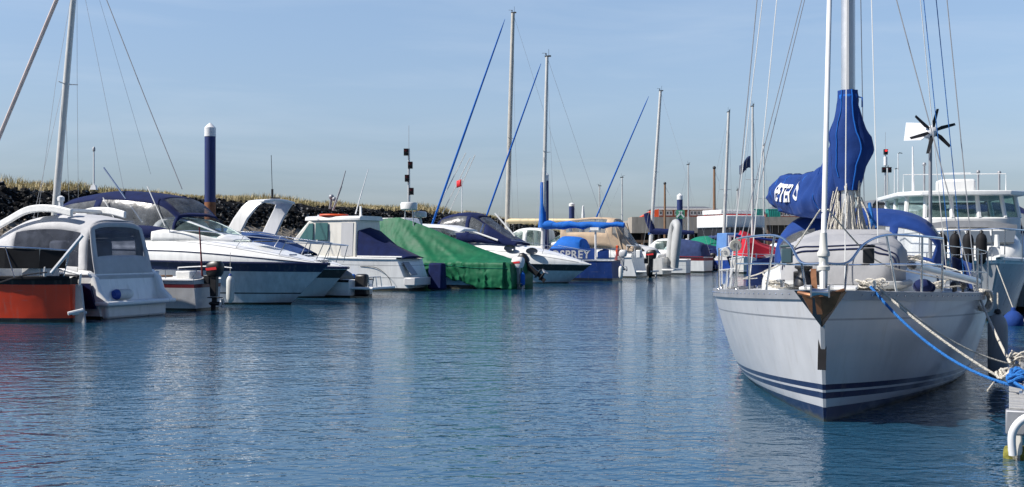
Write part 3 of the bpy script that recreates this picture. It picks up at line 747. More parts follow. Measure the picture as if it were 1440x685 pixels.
MB().tube(catmull([b.at(-20, 404, 1.30), b.at(30, 388, 1.33), b.at(66, 383, 1.2)], 6), .02, 6).build('mooring_line', 'black', b.root)

# ---- grey canopy sports cruiser, stern to the channel
b = Boat('sports_cruiser', 'white sports cruiser with pale grey cockpit enclosure and open stern platform', 'boat', (-9.95, 30.75), -.35, ROW + 180)
b.hull(8.6, 2.85, 1.18, 1.4, [(.06, 1), (.34, 0), (.86, 2), (1.0, 0)], ['gel', 'black', 'gel'], tr=.93, um=.3, rake=.7, wl=.9, trake=.3, rub='white', rubr=.03)
MB().box((.05, 0, .40), (.80, 2.66, .13)).build('swim_platform', 'gel', b.root, bevel=.05)
MB().box((.2, 0, .19), (.7, 2.3, .4)).build('platform_foot', 'gel', b.root, bevel=.08)
for sd in (-1, 1):
    fin = MB().prism([(.75, sd * 1.31, 1.28), (.42, sd * 1.31, 1.26), (.16, sd * 1.31, 1.08), (.04, sd * 1.31, .74), (-.22, sd * 1.31, .52), (-.30, sd * 1.31, .34), (.75, sd * 1.31, .34)], (0, -sd * .22, 0)); fin.build('quarter_fin', 'gel', b.root, bevel=.05)
MB().panel([(.06, 1.33, .28), (1.0, 1.37, .28), (1.15, 1.415, .94), (.22, 1.375, .94)], .06).build('hull_panel', 'navy', b.root)
MB().box((.42, 0, .78), (.25, 2.2, .75), ry=-.12).build('transom_wall', 'greycanvas', b.root, bevel=.03)
b.arch([(.62, 1.08, 1.12, 2.62), (1.7, 1.14, 1.15, 2.80), (3.0, 1.14, 1.25, 2.70), (3.9, 1.08, 1.35, 2.35)], 'greycanvas', 'cockpit_enclosure', p=4.0, n=6, nv=26,
       wins=((2, 13, 21, 25), (2, 13, 1, 5)), winmat='darkvinyl', cap0=False)
# the aft curtain leans in from the transom to the roof
S = lambda u, v: Vector((lerp(.28, .60, u), lerp(-1.10, 1.10, v) * (1 - .10 * u * u), lerp(1.05, 2.59, u) - .18 * (abs(2 * v - 1) ** 4) * u))
oc = MB().grid(S, [i / 10 for i in range(11)], [i / 12 for i in range(13)], lambda i, j: 4 <= i < 9 and 1 <= j < 11).build('aft_curtain', 'greycanvas', b.root, solid=.02)
MB().grid(S, [i / 10 for i in range(4, 10)], [i / 12 for i in range(1, 12)]).build('window', 'darkvinyl', oc)
b.arch([(3.8, 1.12, 1.3, 2.36), (4.6, 1.10, 1.3, 2.10), (6.3, .9, 1.35, 1.85), (7.6, .45, 1.38, 1.5)], 'gel', 'cabin', p=3.4, solid=0, cap0=True, cap1=True)
MB().panel([(3.95, 1.14, 1.70), (4.75, 1.115, 1.70), (4.6, 1.06, 2.0), (4.05, 1.09, 2.08)], .03).build('side_window', 'blueglass', b.root)
ar = MB()
for sd in (-1, 1):
    P = catmull([(5.6, sd * .98, 2.10), (4.4, sd * 1.06, 2.26), (3.5, sd * 1.08, 2.60), (2.7, sd * 1.08, 2.90), (1.9, sd * 1.05, 2.93), (1.2, sd * 1.0, 2.80)], 6)
    ar.loft([[p + Vector((0, -.05, -.10)), p + Vector((0, .05, -.10)), p + Vector((0, .05, .10)), p + Vector((0, -.05, .10))] for p in P])
ar.loft([[Vector((x, -1.05, 2.86)), Vector((x, -1.05, 2.96)), Vector((x, 1.05, 2.96)), Vector((x, 1.05, 2.86))] for x in (2.1, 2.7)])
ar.build('radar_arch', 'gel', b.root, bevel=.03)
MB().lathe([(.06, 2.9), (.06, 3.12), (.09, 3.14), (.09, 3.24), (.02, 3.28)], (1.7, .9, 0), n=10).build('navigation_light', 'white', b.root)
MB().box((1.75, .1, 1.62), (.5, 1.9, .9)).box((1.5, .6, 1.95), (.16, .5, .4)).build('cockpit_seat', 'greycanvas', b.root, bevel=.08)
MB().box((1.1, 1.40, 1.10), (.34, .03, .09)).build('vent', 'black', b.root)
fo = tag(empty('fender', b.world((.12, .30, .62)), b.th + R(90)), 'white fender with blue end lying on the grey canopy cruiser stern', 'fender')
MB().lathe([(.02, -.36), (.09, -.34), (.14, -.24), (.14, .24), (.09, .34), (.02, .36)], ax=(1, 0, 0), n=14).build('body', 'fender', fo)
MB().lathe([(.02, .37), (.10, .345), (.145, .23), (.145, .20)], ax=(1, 0, 0), n=14).build('end_cap', 'blue', fo)

# ---- tender with an outboard between the two cruisers
b = Boat('tender', 'small white tender with maroon band and an outboard on its stern', 'boat', (W(292, 440, 34.2).x, 34.2), 0, ROW + 186)
b.hull(4.2, 1.75, .92, 1.05, [(.08, 1), (.74, 0), (.86, 2), (1.0, 0)], ['gelgrey', 'black', 'maroon'], tr=.85, um=.35, rake=.5, wl=.8, rub='white', rubr=.025)
b.outboard(-.12, .1, 1.02, 'black', 'red', 1.0)
b.rail('stern_rail', [(-.15, .8, 1.20), (.9, .84, 1.22), (1.9, .85, 1.22)], [((-.15, .8, 1.2), (.1, .75, .9)), ((.9, .84, 1.22), (.9, .82, .9)), ((1.9, .85, 1.22), (1.9, .85, .92))])
b.rail('far_rail', [(-.35, -.78, 1.25), (.4, -.82, 1.3), (1.6, -.85, 1.25)], [((.4, -.82, 1.3), (.4, -.82, .9)), ((1.6, -.85, 1.25), (1.6, -.85, .92))], .018, 'white')
MB().tube([(.15, .05, 1.0), (.22, .1, 2.5)], [.03, .02], 7).build('flagstaff', 'maroon', b.root)
MB().box((1.9, 0, .99), (.35, 1.5, .06)).build('thwart', 'wood', b.root)
MB().box((.5, .2, 1.05), (.5, .7, .25)).build('stern_locker', 'gel', b.root, bevel=.03)

# ---- big navy canopy cruiser, bow to the channel
b = Boat('sports_cruiser', 'big white cruiser with navy canopy and dark blue hull band, bow to the channel', 'boat', (-5.95, 37.0), 10.8, ROW)
b.hull(10.8, 3.4, 1.50, 1.34, [(.05, 3), (.26, 1), (.29, 3), (.80, 1), (1.0, 2)], ['gel', 'hullblue', 'navy', 'black'], tr=.92, um=.45, p=2.5, rake=1.5, wl=.84, fl=1.7, sp=1, rub='navy', rubr=.03)
b.moulding([(0.1, .75), (3.0, .85), (5.0, .86), (6.2, .82), (7.5, .66), (9.0, .38), (10.2, .12), (10.7, .03)], p=3.2)
styling_line(b, 4); styling_line(b, 2, 'navy', .018)
oc = b.arch([(.3, 1.30, 2.2, 2.9), (.5, 1.42, 2.2, 3.55), (1.6, 1.48, 2.2, 3.78), (2.8, 1.48, 2.2, 3.86), (4.3, 1.42, 2.2, 3.70), (5.0, 1.36, 2.2, 3.50), (5.6, 1.3, 2.2, 2.95)], 'navycanvas', 'canopy', p=3.6, n=4, nv=28,
       wins=((5, 10, 2, 6), (11, 18, 2, 6), (18, 23, 2, 6), (5, 10, 22, 26), (11, 18, 22, 26), (18, 23, 22, 26), (19, 23, 8, 20)))
wsF = MB(); A_, B_ = [(5.0, -1.32, 2.28), (5.45, -1.20, 2.90)], [(6.7, -.75, 2.22), (5.75, -.70, 2.92)]
fr = b.arch([(4.7, 1.42, 2.1, 2.92), (5.5, 1.36, 2.1, 2.86), (6.3, 1.2, 2.1, 2.60), (7.1, .8, 2.05, 2.26), (7.4, .5, 2.05, 2.15)], 'gel', 'windscreen', p=3.0, n=5, nv=24, wins=((2, 14, 3, 7), (2, 14, 17, 21), (2, 14, 8, 16)), winmat='clearglass', winname='pane')
MB().box((3.2, -.6, 2.35), (.6, .6, .9)).box((2.9, -.6, 2.9), (.16, .55, .7)).build('seat', 'denim', b.root, bevel=.08); MB().box((3.2, .65, 2.35), (.6, .6, .9)).build('seat', 'denim', b.root, bevel=.08); MB().box((1.2, 0, 2.3), (.7, 2.2, .5)).build('bench', 'denim', b.root, bevel=.08)
MB().lathe([(.16, -.02), (.19, 0), (.16, .02)], (4.1, -.6, 2.75), (1, 0, -.3), 16).build('steering_wheel', 'black', b.root)
hz = lambda x: b.hb(x / b.L)
zr = lambda x: b.zs(x / b.L)
pts = [(5.4, -1.35, 2.40), (6.6, -1.28, 2.42), (8.2, -1.02, 2.26), (9.6, -.62, 2.12), (10.7, -.15, 2.02), (10.8, .15, 2.02), (9.6, .62, 2.12), (8.2, 1.02, 2.26), (6.6, 1.28, 2.42), (5.4, 1.35, 2.40)]
b.rail('bow_rail', pts, [(q, (q[0] - .35, q[1] * 1.02, zr(q[0]) + f)) for q, f in ((pts[2], .42), (pts[3], .20), (pts[4], .03), (pts[5], .03), (pts[6], .20), (pts[7], .42))], .017)
MB().box((10.55, 0, 1.43), (.6, .16, .07)).build('anchor_roller', 'steel', b.root)
MB().tube([b.at(146, 236, -.9), b.at(200, 312, -1.35)], .03, 7).build('canopy_strut', 'steel', b.root)
MB().tube([b.at(207, 262, -1.2), b.at(232, 318, -1.42)], .016, 6).build('aerial', 'whitewire', b.root); MB().tube([b.at(145, 278, -1.45), b.at(160, 306, -1.5)], .02, 6).build('strut', 'whitewire', b.root)
lettering('KEZZY', .24, None, b.root, 'hullblue', bend=lambda c: b.P((7.9 + c.x) / 10.8, 1.0, -1) + Vector((0, .18 - c.y * .10, .12 + c.y)))
MB().box((8.3, 0, 2.08), (.55, .55, .05)).build('deck_hatch', 'darkglass', b.root, bevel=.02)
for x, y in ((9.7, -.42), (9.7, .42), (4.2, -1.62), (4.2, 1.62)): MB().tube([(x - .14, y, b.zs(x / 10.8) + (.28 if x > 6 else .82)), (x + .14, y, b.zs(x / 10.8) + (.28 if x > 6 else .82))], .025, 6).build('cleat', 'steel', b.root)
pt = b.at(326, 388, -1.74)
fender('fender', 'white sausage fender hanging on the side of the big navy canopy cruiser', b.world(pt + Vector((0, -.08, 0))), .86, .125, rope=.75)

# ---- boat with white arch and blue cover behind it
b = Boat('sports_boat', 'sports boat with broad white targa arch and loose blue cover', 'boat', (W(490, 384, 42).x, 42.0), 7.4, ROW)
b.hull(7.4, 2.6, 1.25, 1.12, [(.05, 2), (.66, 1), (.94, 2), (1.0, 0)], ['gel', 'gelgrey', 'black'], tr=.9, um=.42, p=2.4, rake=1.1, wl=.82, sp=1, rub='navy')
b.moulding([(.1, .35), (3.0, .5), (4.5, .55), (5.6, .42), (6.6, .22), (7.3, .03)], p=3.0)
styling_line(b, 3)
b.arch([(.3, .95, 1.45, 1.85), (.7, 1.1, 1.45, 2.35), (1.6, 1.15, 1.5, 2.62), (2.6, 1.12, 1.55, 2.50), (3.6, 1.12, 1.55, 2.45), (4.6, 1.0, 1.58, 2.15), (5.7, .55, 1.55, 1.70)], 'bluecover', 'cover', p=2.6, n=5, nv=18, solid=.01, cap0=True)
ta = MB()
for sd in (-1, 1):
    ta.loft([[Vector((x - c, sd * (1.22 - dy), z)), Vector((x + c, sd * (1.22 - dy), z)), Vector((x + c, sd * (1.12 - dy), z)), Vector((x - c, sd * (1.12 - dy), z))] for x, c, z, dy in ((2.5, .38, 1.55, 0), (2.95, .36, 2.2, .02), (3.4, .34, 2.95, .06), (3.75, .36, 3.40, .14), (3.95, .40, 3.58, .26))])
ta.loft([[Vector((3.60, y, 3.50 + dz)), Vector((4.38, y, 3.54 + dz)), Vector((4.38, y, 3.64 + dz)), Vector((3.60, y, 3.62 + dz))] for y, dz in ((-1.0, 0), (-.5, .06), (0, .08), (.5, .06), (1.0, 0))])
ta.build('targa_arch', 'gel', b.root, bevel=.04)
MB().box((3.95, .3, 3.74), (.35, .14, .10), rz=.4).tube([(3.95, .1, 3.64), (3.95, .1, 4.1)], .045, 7).tube([(3.95, .1, 4.0), (3.9, .1, 5.4)], .012, 5).build('searchlight', 'black', b.root)
pts = [(5.2, -.85, 2.05), (6.2, -.68, 2.02), (7.2, -.2, 1.95), (7.25, .2, 1.95), (6.2, .68, 2.02), (5.2, .85, 2.05)]
b.rail('bow_rail', pts, [(q, (q[0] - .2, q[1] * 1.05, 1.32)) for q in pts], .016)

# ---- low launch, dark cover
b = Boat('launch', 'low white launch with bathing platform and black cover below the pilothouse boat', 'boat', (W(508, 412, 43.2).x, 43.2), 0, ROW + 180)
b.hull(5.0, 2.0, .62, .8, [(.12, 1), (1.0, 0)], ['gel', 'black'], tr=.9, um=.4, rake=.6, rub='rubber')
b.arch([(.75, .75, .6, .75), (.95, .85, .6, 1.02), (1.9, .88, .6, 1.22), (3.2, .8, .65, 1.1), (4.4, .4, .7, .85)], 'black', 'cover', p=3, nv=14, solid=0, cap0=True, cap1=True)
MB().box((-.45, -.1, .35), (1.0, 1.7, .09)).build('swim_platform', 'gel', b.root, bevel=.03)
MB().tube([(-.55, .45, .4), (-.6, .45, .75), (-.9, .45, .78), (-.95, .45, .4)], .02, 6).tube([(-.55, .1, .4), (-.6, .1, .75), (-.9, .1, .78), (-.95, .1, .4)], .02, 6).build('ladder', 'steel', b.root)
b.outboard(-.05, .3, .55, sc=.8, cover='black')

# ---- white pilothouse boat with navy cockpit cover
b = Boat('fishing_boat', 'white pilothouse fishing boat with orange life raft on its roof and navy cockpit cover', 'boat', (-3.95, 49.2), 0, ROW + 180)
b.hull(7.6, 2.5, 1.38, 1.6, [(.10, 2), (.40, 1), (.425, 3), (.78, 1), (.80, 3), (1.0, 1)], ['gel', 'gel', 'black', 'hullgrey'], tr=.92, um=.35, rake=.8, wl=.86, trake=.55, rub='gel', rubr=.035)
MB().box((-.05, 0, .42), (.55, 2.2, .34)).build('stern_platform', 'gelgrey', b.root, bevel=.04)
MB().panel([(.02, .25, .70), (.02, .85, .70), (.43, .80, 1.24), (.43, .30, 1.24)], .03).build('transom_door', 'alugrey', b.root)
cab = MB()
prof = [(2.55, 1.35), (2.6, 3.12), (5.1, 3.06), (6.2, 1.95), (6.6, 1.5)]
cab.loft([[Vector((x, -wd * k, z)) for x, z, wd in zip([p[0] for p in prof], [p[1] for p in prof], (1.12, 1.0, .95, .95, .9))] for k in (1, -1)])
cab.build('pilothouse', 'gelcream', b.root, bevel=.07)
MB().loft([[Vector((x, y * k, z)) for x, y in ((2.45, 1.0), (2.6, 1.06), (4.9, 1.02), (5.35, .85), (5.45, 0), (5.35, -.85), (4.9, -1.02), (2.6, -1.06), (2.45, -1.0))] for z, k in ((3.06, 1.0), (3.14, 1.0), (3.22, .93), (3.25, .7))]).build('roof', 'gel', b.root)
for sd in (1, -1):
    yl = lambda z: sd * (lerp(1.10, 1.0, (z - 1.35) / 1.77) + .012)
    ww = MB().panel([(4.05, yl(2.2), 2.2), (4.70, yl(2.2) - sd * .02, 2.2), (4.70, yl(2.95) - sd * .03, 2.95), (4.05, yl(2.95), 2.95)], .03)
    ww.panel([(4.83, yl(2.2) - sd * .02, 2.2), (5.62, sd * .968, 2.2), (5.05, sd * .968, 2.92), (4.83, yl(2.95) - sd * .03, 2.94)], .03)
    ww.build('side_window', 'tealglass', b.root)
    MB().panel([(2.75, yl(1.5), 1.5), (3.35, yl(1.5), 1.5), (3.35, yl(2.95), 2.95), (2.75, yl(2.95), 2.95)], .026).build('side_door', 'gelgrey', b.root)
for y0, y1 in ((-.86, -.06), (.06, .86)): MB().panel([(6.10, y0, 2.09), (6.10, y1, 2.09), (5.25, y1 * .98, 2.95), (5.25, y0 * .98, 2.95)], .03).build('windscreen', 'tealglass', b.root)
lr = MB().lathe([(.62, 0), (.66, .05), (.62, .10), (.40, .10), (.36, .05), (.40, 0)], (4.1, .45, 3.24), n=24); lr.build('life_raft', 'orangered', b.root)
MB().box((2.7, .5, 3.45), (.08, .08, .45)).build('horn', 'gel', b.root); MB().box((4.9, -.2, 3.28), (.5, .8, .10)).build('roof_hatch', 'gel', b.root, bevel=.02)
MB().tube([b.at(500, 301, .4), b.at(518, 238, .2)], [.03, .012], 6).build('whip_aerial', 'white', b.root)
MB().tube([b.at(468, 296, .6), b.at(480, 262, .6)], .045, 7).tube([b.at(480, 262, .6), b.at(486, 240, .6)], [.03, .02], 6).tube([b.at(464, 294, .55), b.at(466, 278, .55)], .06, 7).ball(b.at(466, 277, .55), .12).ball(b.at(470, 280, .55), .1).build('light_bracket', 'alugrey', b.root)
cv = MB(); 
cv.loft([[Vector((2.53, y, z)) for y, z in ((-1.1, 1.42), (-.95, 2.6), (0, 2.75), (.95, 2.6), (1.1, 1.42))], [Vector((1.6, y, z)) for y, z in ((-1.12, 1.40), (-.8, 1.95), (0, 2.15), (.8, 1.95), (1.12, 1.40))], [Vector((.35, y, z)) for y, z in ((-1.08, 1.40), (-.6, 1.48), (0, 1.50), (.6, 1.48), (1.08, 1.40))]], closed=False, cap=True)
cv.build('cockpit_cover', 'navycanvas', b.root)
MB().tube([(2.5, 1.13, 1.48), (.3, 1.12, 1.46)], .035, 7).build('gunwale_rail', 'gel', b.root)
b.outboard(-.30, -.55, .75, sc=1.1, cover='navycanvas') 
MB().tube(catmull([(2.3, 1.2, 1.05), (1.5, 1.22, 1.0), (.9, 1.22, .6), (.7, 1.2, .05)], 5), .012, 5).build('mooring_line', 'black', b.root)
fo = tag(empty('fender', b.world((2.75, 1.38, .62)), b.th), 'blue and black fender slung beside the white pilothouse boat', 'fender')
MB().lathe([(.03, -.3), (.11, -.26), (.12, .24), (.04, .3)], ax=(1, 0, 0), n=12).build('body', 'brightblue', fo); MB().tube([(.25, 0, 0), (.8, 0, .05), (1.3, -.05, .25)], [.08, .06, .02], 7).build('lanyard', 'black', fo)

# ---- boat under the green tarpaulin
b = Boat('motor_boat', 'pale blue motor boat lying under a green tarpaulin', 'boat', (.15, 51.6), 0, ROW + 180)
b.hull(8.6, 2.5, 1.05, 1.3, [(.16, 2), (.9, 0), (1.0, 1)], ['paleblue', 'gel', 'black'], tr=.92, um=.35, rake=.8, wl=.86, rub='rubber')
b.outboard(-.15, .55, .95, 'white', 'red', 1.1, leg='alugrey'); b.outboard(-.1, -.75, .95, 'black', None, 1.15, tilt=.9)
rd = empty('radar', b.at(575, 300, .0)); rd.parent = b.root
MB().lathe([(.36, 0), (.40, .05), (.40, .30), (.36, .36), (.1, .38)], (0, 0, .15), n=20).build('radome', 'radome', rd)
MB().tube([(-.25, .1, .15), (-.35, .1, -1.2)], .03, 6).tube([(.2, 0, .15), (.25, 0, -1.2)], .03, 6).build('leg', 'alu', rd)
rd = empty('radar', b.at(591, 309, -.6)); rd.parent = b.root
MB().lathe([(.25, 0), (.31, .04), (.31, .22), (.26, .28), (.1, .30)], (0, 0, .1), n=20).build('radome', 'radome', rd)
MB().tube([(0, 0, .12), (-.15, 0, -.7)], .05, 7).build('leg', 'white', rd)
tz = [(-.35, .75), (-.28, 1.22), (.3, 1.38), (1.5, 1.75), (3.0, 2.25), (4.6, 2.85), (5.4, 3.12), (6.0, 3.28), (7.0, 3.22), (8.4, 3.2), (8.7, 2.6)]
zb_ = [(-.35, .02), (.3, .0), (1.2, .06), (2.0, .26), (2.8, .55), (4.0, .72), (6.0, .9), (8.7, 1.3)]
def tarpS(i, j):
    x = -.35 + 9.05 * i / 150; t = j / 60; s_ = abs(2 * t - 1); sd = -1 if t < .5 else 1
    hw_ = 1.33 * (1 if x < 5 else max(.25, 1 - ((x - 5) / 4.4) ** 2)) * (1 if x > 0 else .90)
    zt, zf = interp(tz, x), interp(zb_, x); zg = min(1.18, zt - .10)
    if s_ > .58:
        q = (s_ - .58) / .42; y = hw_ * (1 + .03 * math.sin(q * 3)); z = lerp(zg, zf, q)
    else:
        q = s_ / .58; y = hw_ * q; z = lerp(zt, zg, q ** 1.08) - .10 * math.sin(math.pi * q) * (zt - zg)
    rid = lambda v: max(0, 1 - abs(noise.noise(v)) * 4.2) ** 1.6
    pol = math.atan2(z - 3.9, x - 7.0)                    # creases fan out from the peak
    k_ = min(1, max(0, zt - zg))
    if s_ > .58:
        f = rid(Vector((x * 2.1 + 1.2 * noise.noise(Vector((x * .7, z, 2))), z * .5, 5 + sd))) * .085 * (.35 + abs(noise.noise(Vector((x * .6, 3, 3)))) * 2) + noise.noise(Vector((x * 1.1, z * .3, 3))) * .05 + rid(Vector((x * .4 + z * 2.2, 1.0, 8))) * .03
    else:
        f = rid(Vector((pol * 8.0, s_ * .35, 2 + sd))) * .070 * k_ + rid(Vector((pol * 3.2, s_ * .5, 12 + sd))) * .05 * k_ + rid(Vector((x * .45 - z * .8, s_ * 2.4, 6))) * .032 + noise.noise(Vector((x * .8, s_ * 2, 1))) * .03
    f += noise.noise(Vector((x * 5, z * 5, sd))) * .008 + rid(Vector((x * 1.7 + z, z * 1.9 - x * .6, 21))) * .022
    nrm = Vector((0, sd, .25)) if s_ > .58 else Vector((.15, sd * .6, .75))
    p = Vector((x, sd * y, z)) + nrm * f * min(1, s_ * 4 + .25)
    if s_ > .97: p.z += .06 * math.sin(x * 4.1) + .04 * math.sin(x * 9.7)
    return p
to = MB().grid(tarpS, list(range(151)), list(range(61))); to.add([tarpS(0, j) for j in range(61)], [tuple(range(61))])
to = to.build('tarpaulin', 'tarp', angle=60, solid=.01); to.location = b.o; to.rotation_euler = (0, 0, b.th)
tag(to, 'crumpled green tarpaulin draped over the pale blue motor boat', 'tarpaulin')
MB().tube([tarpS(i, 50) + Vector((0, .02, 0)) for i in range(3, 100)], .012, 5).build('lashing', 'greencanvas', to)

# ---- yacht behind the green tarpaulin (mast with blue furled headsail, tan boom)
def yacht(label, d, mast_px, mast_top, L, xm, hullm, stay=None, boomx=None, boomm='brightblue', boomz=3.0, boomr=.16, r=.09, spread=(.55,), stripes=None, lean=0.0, cabin=True, deckz=(1.05, 1.3), staymat='brightblue', mastm='mastpaint', off=0.0, covermast=False, group='moored sailing yachts', stayr=.06, theta=ROW + 180, xbottom=None):
    px1 = mast_px if xbottom is None else xbottom
    base = W(px1, HY, d)
    b = Boat('sailing_yacht', label, 'yacht', (base.x, base.y), xm, theta, group)
    B = L * .31
    b.hull(L, B, deckz[0], deckz[1], stripes or [(.08, 1), (.80, 0), (.86, 1), (1.0, 0)], [hullm, 'navy', 'black'], tr=.72, um=.42, rake=.9, wl=.82, rub='alu', rubr=.02)
    if cabin:
        b.arch([(L * .30, B * .30, 1.0, 1.62), (L * .32, B * .31, 1.0, 1.72), (L * .55, B * .30, 1.05, 1.68), (L * .72, B * .2, 1.1, 1.5), (L * .78, B * .1, 1.1, 1.25)], 'gel', 'coachroof', p=4.5, nv=16, solid=0, cap0=True, cap1=True)
        for x in (L * .40, L * .52): 
            for sd in (-1, 1): MB().panel([(x - .32, sd * B * .308, 1.36), (x + .32, sd * B * .304, 1.36), (x + .28, sd * B * .296, 1.54), (x - .28, sd * B * .300, 1.54)], .02).build('cabin_window', 'darkglass', b.root)
    top = b.atx(mast_px, mast_top, xm - lean); top.y = 0
    mo = b.mast((xm, 0, 1.4), (xm - lean, 0, top.z), r, [(h, .55) for h in spread], mastm)
    if stay:
        fs = Vector((L - .25, 0, deckz[1] + .1)); ft = Vector((xm + .1, 0, top.z - .35))
        MB().tube([fs, fs.lerp(ft, .05), fs.lerp(ft, .5), fs.lerp(ft, .95), ft], [.02, stayr, stayr * .95, stayr * .6, .015], 8).build('furled_headsail', staymat, b.root)
    for sd in (-1, 1):
        sp = Vector((xm - .15 - lean * .5, sd * .6, lerp(1.4, top.z, spread[0] if spread else .5)))
        sh = MB().tube([(xm - .25, sd * B * .46, deckz[0] + .1), sp, (xm - lean, 0, top.z - .3)], .008, 4).tube([(xm + .2, sd * B * .46, deckz[0] + .1), (xm - lean * .5, sd * .05, sp.z)], .008, 4)
        sh.build('shroud', 'wire', b.root)
    MB().tube([(.1, 0, deckz[0] + .1), (xm - lean, 0, top.z)], .008, 4).build('backstay', 'wire', b.root)
    if boomx is not None:
        be = Vector((xm - boomx, 0, boomz)); bs = Vector((xm - .05, 0, boomz))
        n = 12; P = [bs.lerp(be, i / n) for i in range(n + 1)]
        MB().tube([p + Vector((0, 0, (0 if boomm == 'spar' else .04) * math.sin(i * 1.9))) for i, p in enumerate(P)], [boomr * (1.25 - .55 * i / n) * (1 + (.2 if boomm != 'spar' else .02) * math.sin(i * 2.3)) for i in range(n + 1)], 10).build('boom' if boomm == 'spar' else 'sail_cover', boomm, b.root)
    sts = [(x, sd) for x in (.25, L * .2, L * .4, L * .6, L * .8) for sd in (-1, 1)]
    for x, sd in sts:
        u = x / L; MB().tube([(x, sd * (b.hb(u) - .06), b.zs(u)), (x, sd * (b.hb(u) - .06), b.zs(u) + .62)], .014, 5).build('stanchion', 'steel', b.root)
    for sd in (-1, 1):
        MB().tube([(x, sd * (b.hb(x / L) - .06), b.zs(x / L) + .6) for x in (.25, L * .2, L * .4, L * .6, L * .8)], .007, 4).build('lifeline', 'wire', b.root)
    b.rail('pushpit', [(.9, -B * .36, deckz[0] + .65), (.1, -B * .30, deckz[0] + .65), (.1, B * .30, deckz[0] + .65), (.9, B * .36, deckz[0] + .65)], [((.1, -B * .3, deckz[0] + .65), (.1, -B * .3, deckz[0])), ((.1, B * .3, deckz[0] + .65), (.1, B * .3, deckz[0]))], .016)
    b.rail('pulpit', [(L * .88, -B * .14, deckz[1] + .6), (L - .1, 0, deckz[1] + .62), (L * .88, B * .14, deckz[1] + .6)], [((L - .1, 0, deckz[1] + .62), (L - .25, 0, deckz[1])), ((L * .88, -B * .14, deckz[1] + .6), (L * .88, -B * .14, deckz[1])), ((L * .88, B * .14, deckz[1] + .6), (L * .88, B * .14, deckz[1]))], .016)
    return b
b = yacht('white yacht with tall beige mast and tan boom far behind the green tarpaulin', 78, 722, 19, 13.0, 6.2, 'gel', stay=True, boomx=6.4, boomm='spar', boomz=3.65, boomr=.15, r=.17, stayr=.085, lean=.5, mastm='mastbeige', xbottom=712, spread=(.48,))
rf = b.world((xm := 5.2 - .1, 0, 0)); 
MB().tube([b.at(649, 310, .4), b.at(650, 250, .4)], .03, 6).build('flagstaff', 'white', b.root)
fl = MB().grid(lambda u, v: b.at(649 - 7 * u, 252 + 10 * v + 2.5 * u, .4 + .10 * math.sin(u * 5)), [i / 6 for i in range(7)], [0, .5, 1]); fl.build('flag', 'red', b.root, solid=.006)
for px0, px1, py in ((612, 655, 215), (622, 661, 222), (631, 668, 218)): MB().tube([b.at(px0, 300, -.3), b.at(px1, py, 0)], .035, 5).build('white_stay', 'whitewire', b.root)
# left-hand yacht: hull hidden behind the cruisers, only the mast rig shows
b = yacht('yacht with leaning grey mast and rusty pink furled headsail behind the cruisers at left', 49, 110, -60, 9.4, 4.9, 'gel', r=.15, lean=1.45, xbottom=72, spread=(.58,), mastm='mastpaint', cabin=True)
MB().tube([b.at(-30, 262, 0), b.at(82, -6, 0)], .085, 8).build('furled_headsail', 'pinkcover', b.root)
MB().tube([b.at(138, -20, -.3), b.at(150, 0, -.3), b.at(205, 140, -.2), b.at(256, 266, 0)], .022, 5).tube([b.at(140, 0, .3), b.at(212, 245, .3)], .008, 4).build('running_backstay', 'wire', b.root)

# ---- white sports cruiser with portholes, bow to the channel
b = Boat('sports_cruiser', 'white sports cruiser with oval portholes and dark blue hood, bow by the blue yacht', 'boat', (4.1, 58.8), 9.6, ROW)
b.hull(9.6, 3.1, 1.15, .98, [(.05, 2), (.66, 1), (.98, 2), (1.0, 0)], ['gel', 'hullblue', 'black'], tr=.92, um=.45, p=2.5, rake=1.3, wl=.84, fl=1.6, sp=1)
b.moulding([(.1, 1.05), (2.5, 1.12), (4.5, 1.05), (6.2, .86), (7.6, .58), (8.8, .26), (9.5, .04)], p=3.0)
styling_line(b, 3)
b.arch([(1.0, 1.15, 2.1, 2.6), (1.2, 1.25, 2.1, 3.4), (2.2, 1.3, 2.1, 3.72), (3.2, 1.3, 2.1, 3.70), (4.0, 1.2, 2.1, 3.2), (5.0, 1.1, 2.0, 2.55), (5.8, .9, 1.95, 2.1)], 'navycanvas', 'hood', p=3.4, n=4, nv=24, wins=((5, 11, 2, 6), (5, 11, 18, 22), (12, 16, 2, 6), (12, 16, 18, 22), (14, 22, 7, 17), (1, 4, 6, 18)))
MB().tube([b.at(655, 322, -1.25), b.at(700, 338, -1.2)], .05, 7).tube([b.at(696, 300, -.9), b.at(724, 332, -.9)], .045, 7).build('windscreen_frame', 'gel', b.root)
for px, py in ((717, 349), (748, 353)):
    po = MB()
    c = b.at(px, py, -1.36)
    po.lathe([(.02, 0), (.16, .005), (.19, .02), (.19, -.05)], (0, 0, 0), (0, -1, .25), 20)
    for i in range(len(po.v)): v = po.v[i]; po.v[i] = Vector((v.x * 1.7, v.y, v.z * .9)) + c + Vector((0, -.03, 0))
    po.build('porthole', 'darkglass', b.root)
MB().box((2.4, 0, 2.5), (.6, 1.8, .7)).build('seat', 'gel', b.root, bevel=.08)
b.rail('bow_rail', [(5.6, -1.2, 2.25), (7.4, -.9, 1.98), (9.3, -.2, 1.7), (9.3, .2, 1.7), (7.4, .9, 1.98)], [((7.4, -.9, 1.98), (7.2, -.95, 1.45)), ((9.3, -.2, 1.7), (9.1, -.2, 1.1)), ((9.3, .2, 1.7), (9.1, .2, 1.1))], .014)

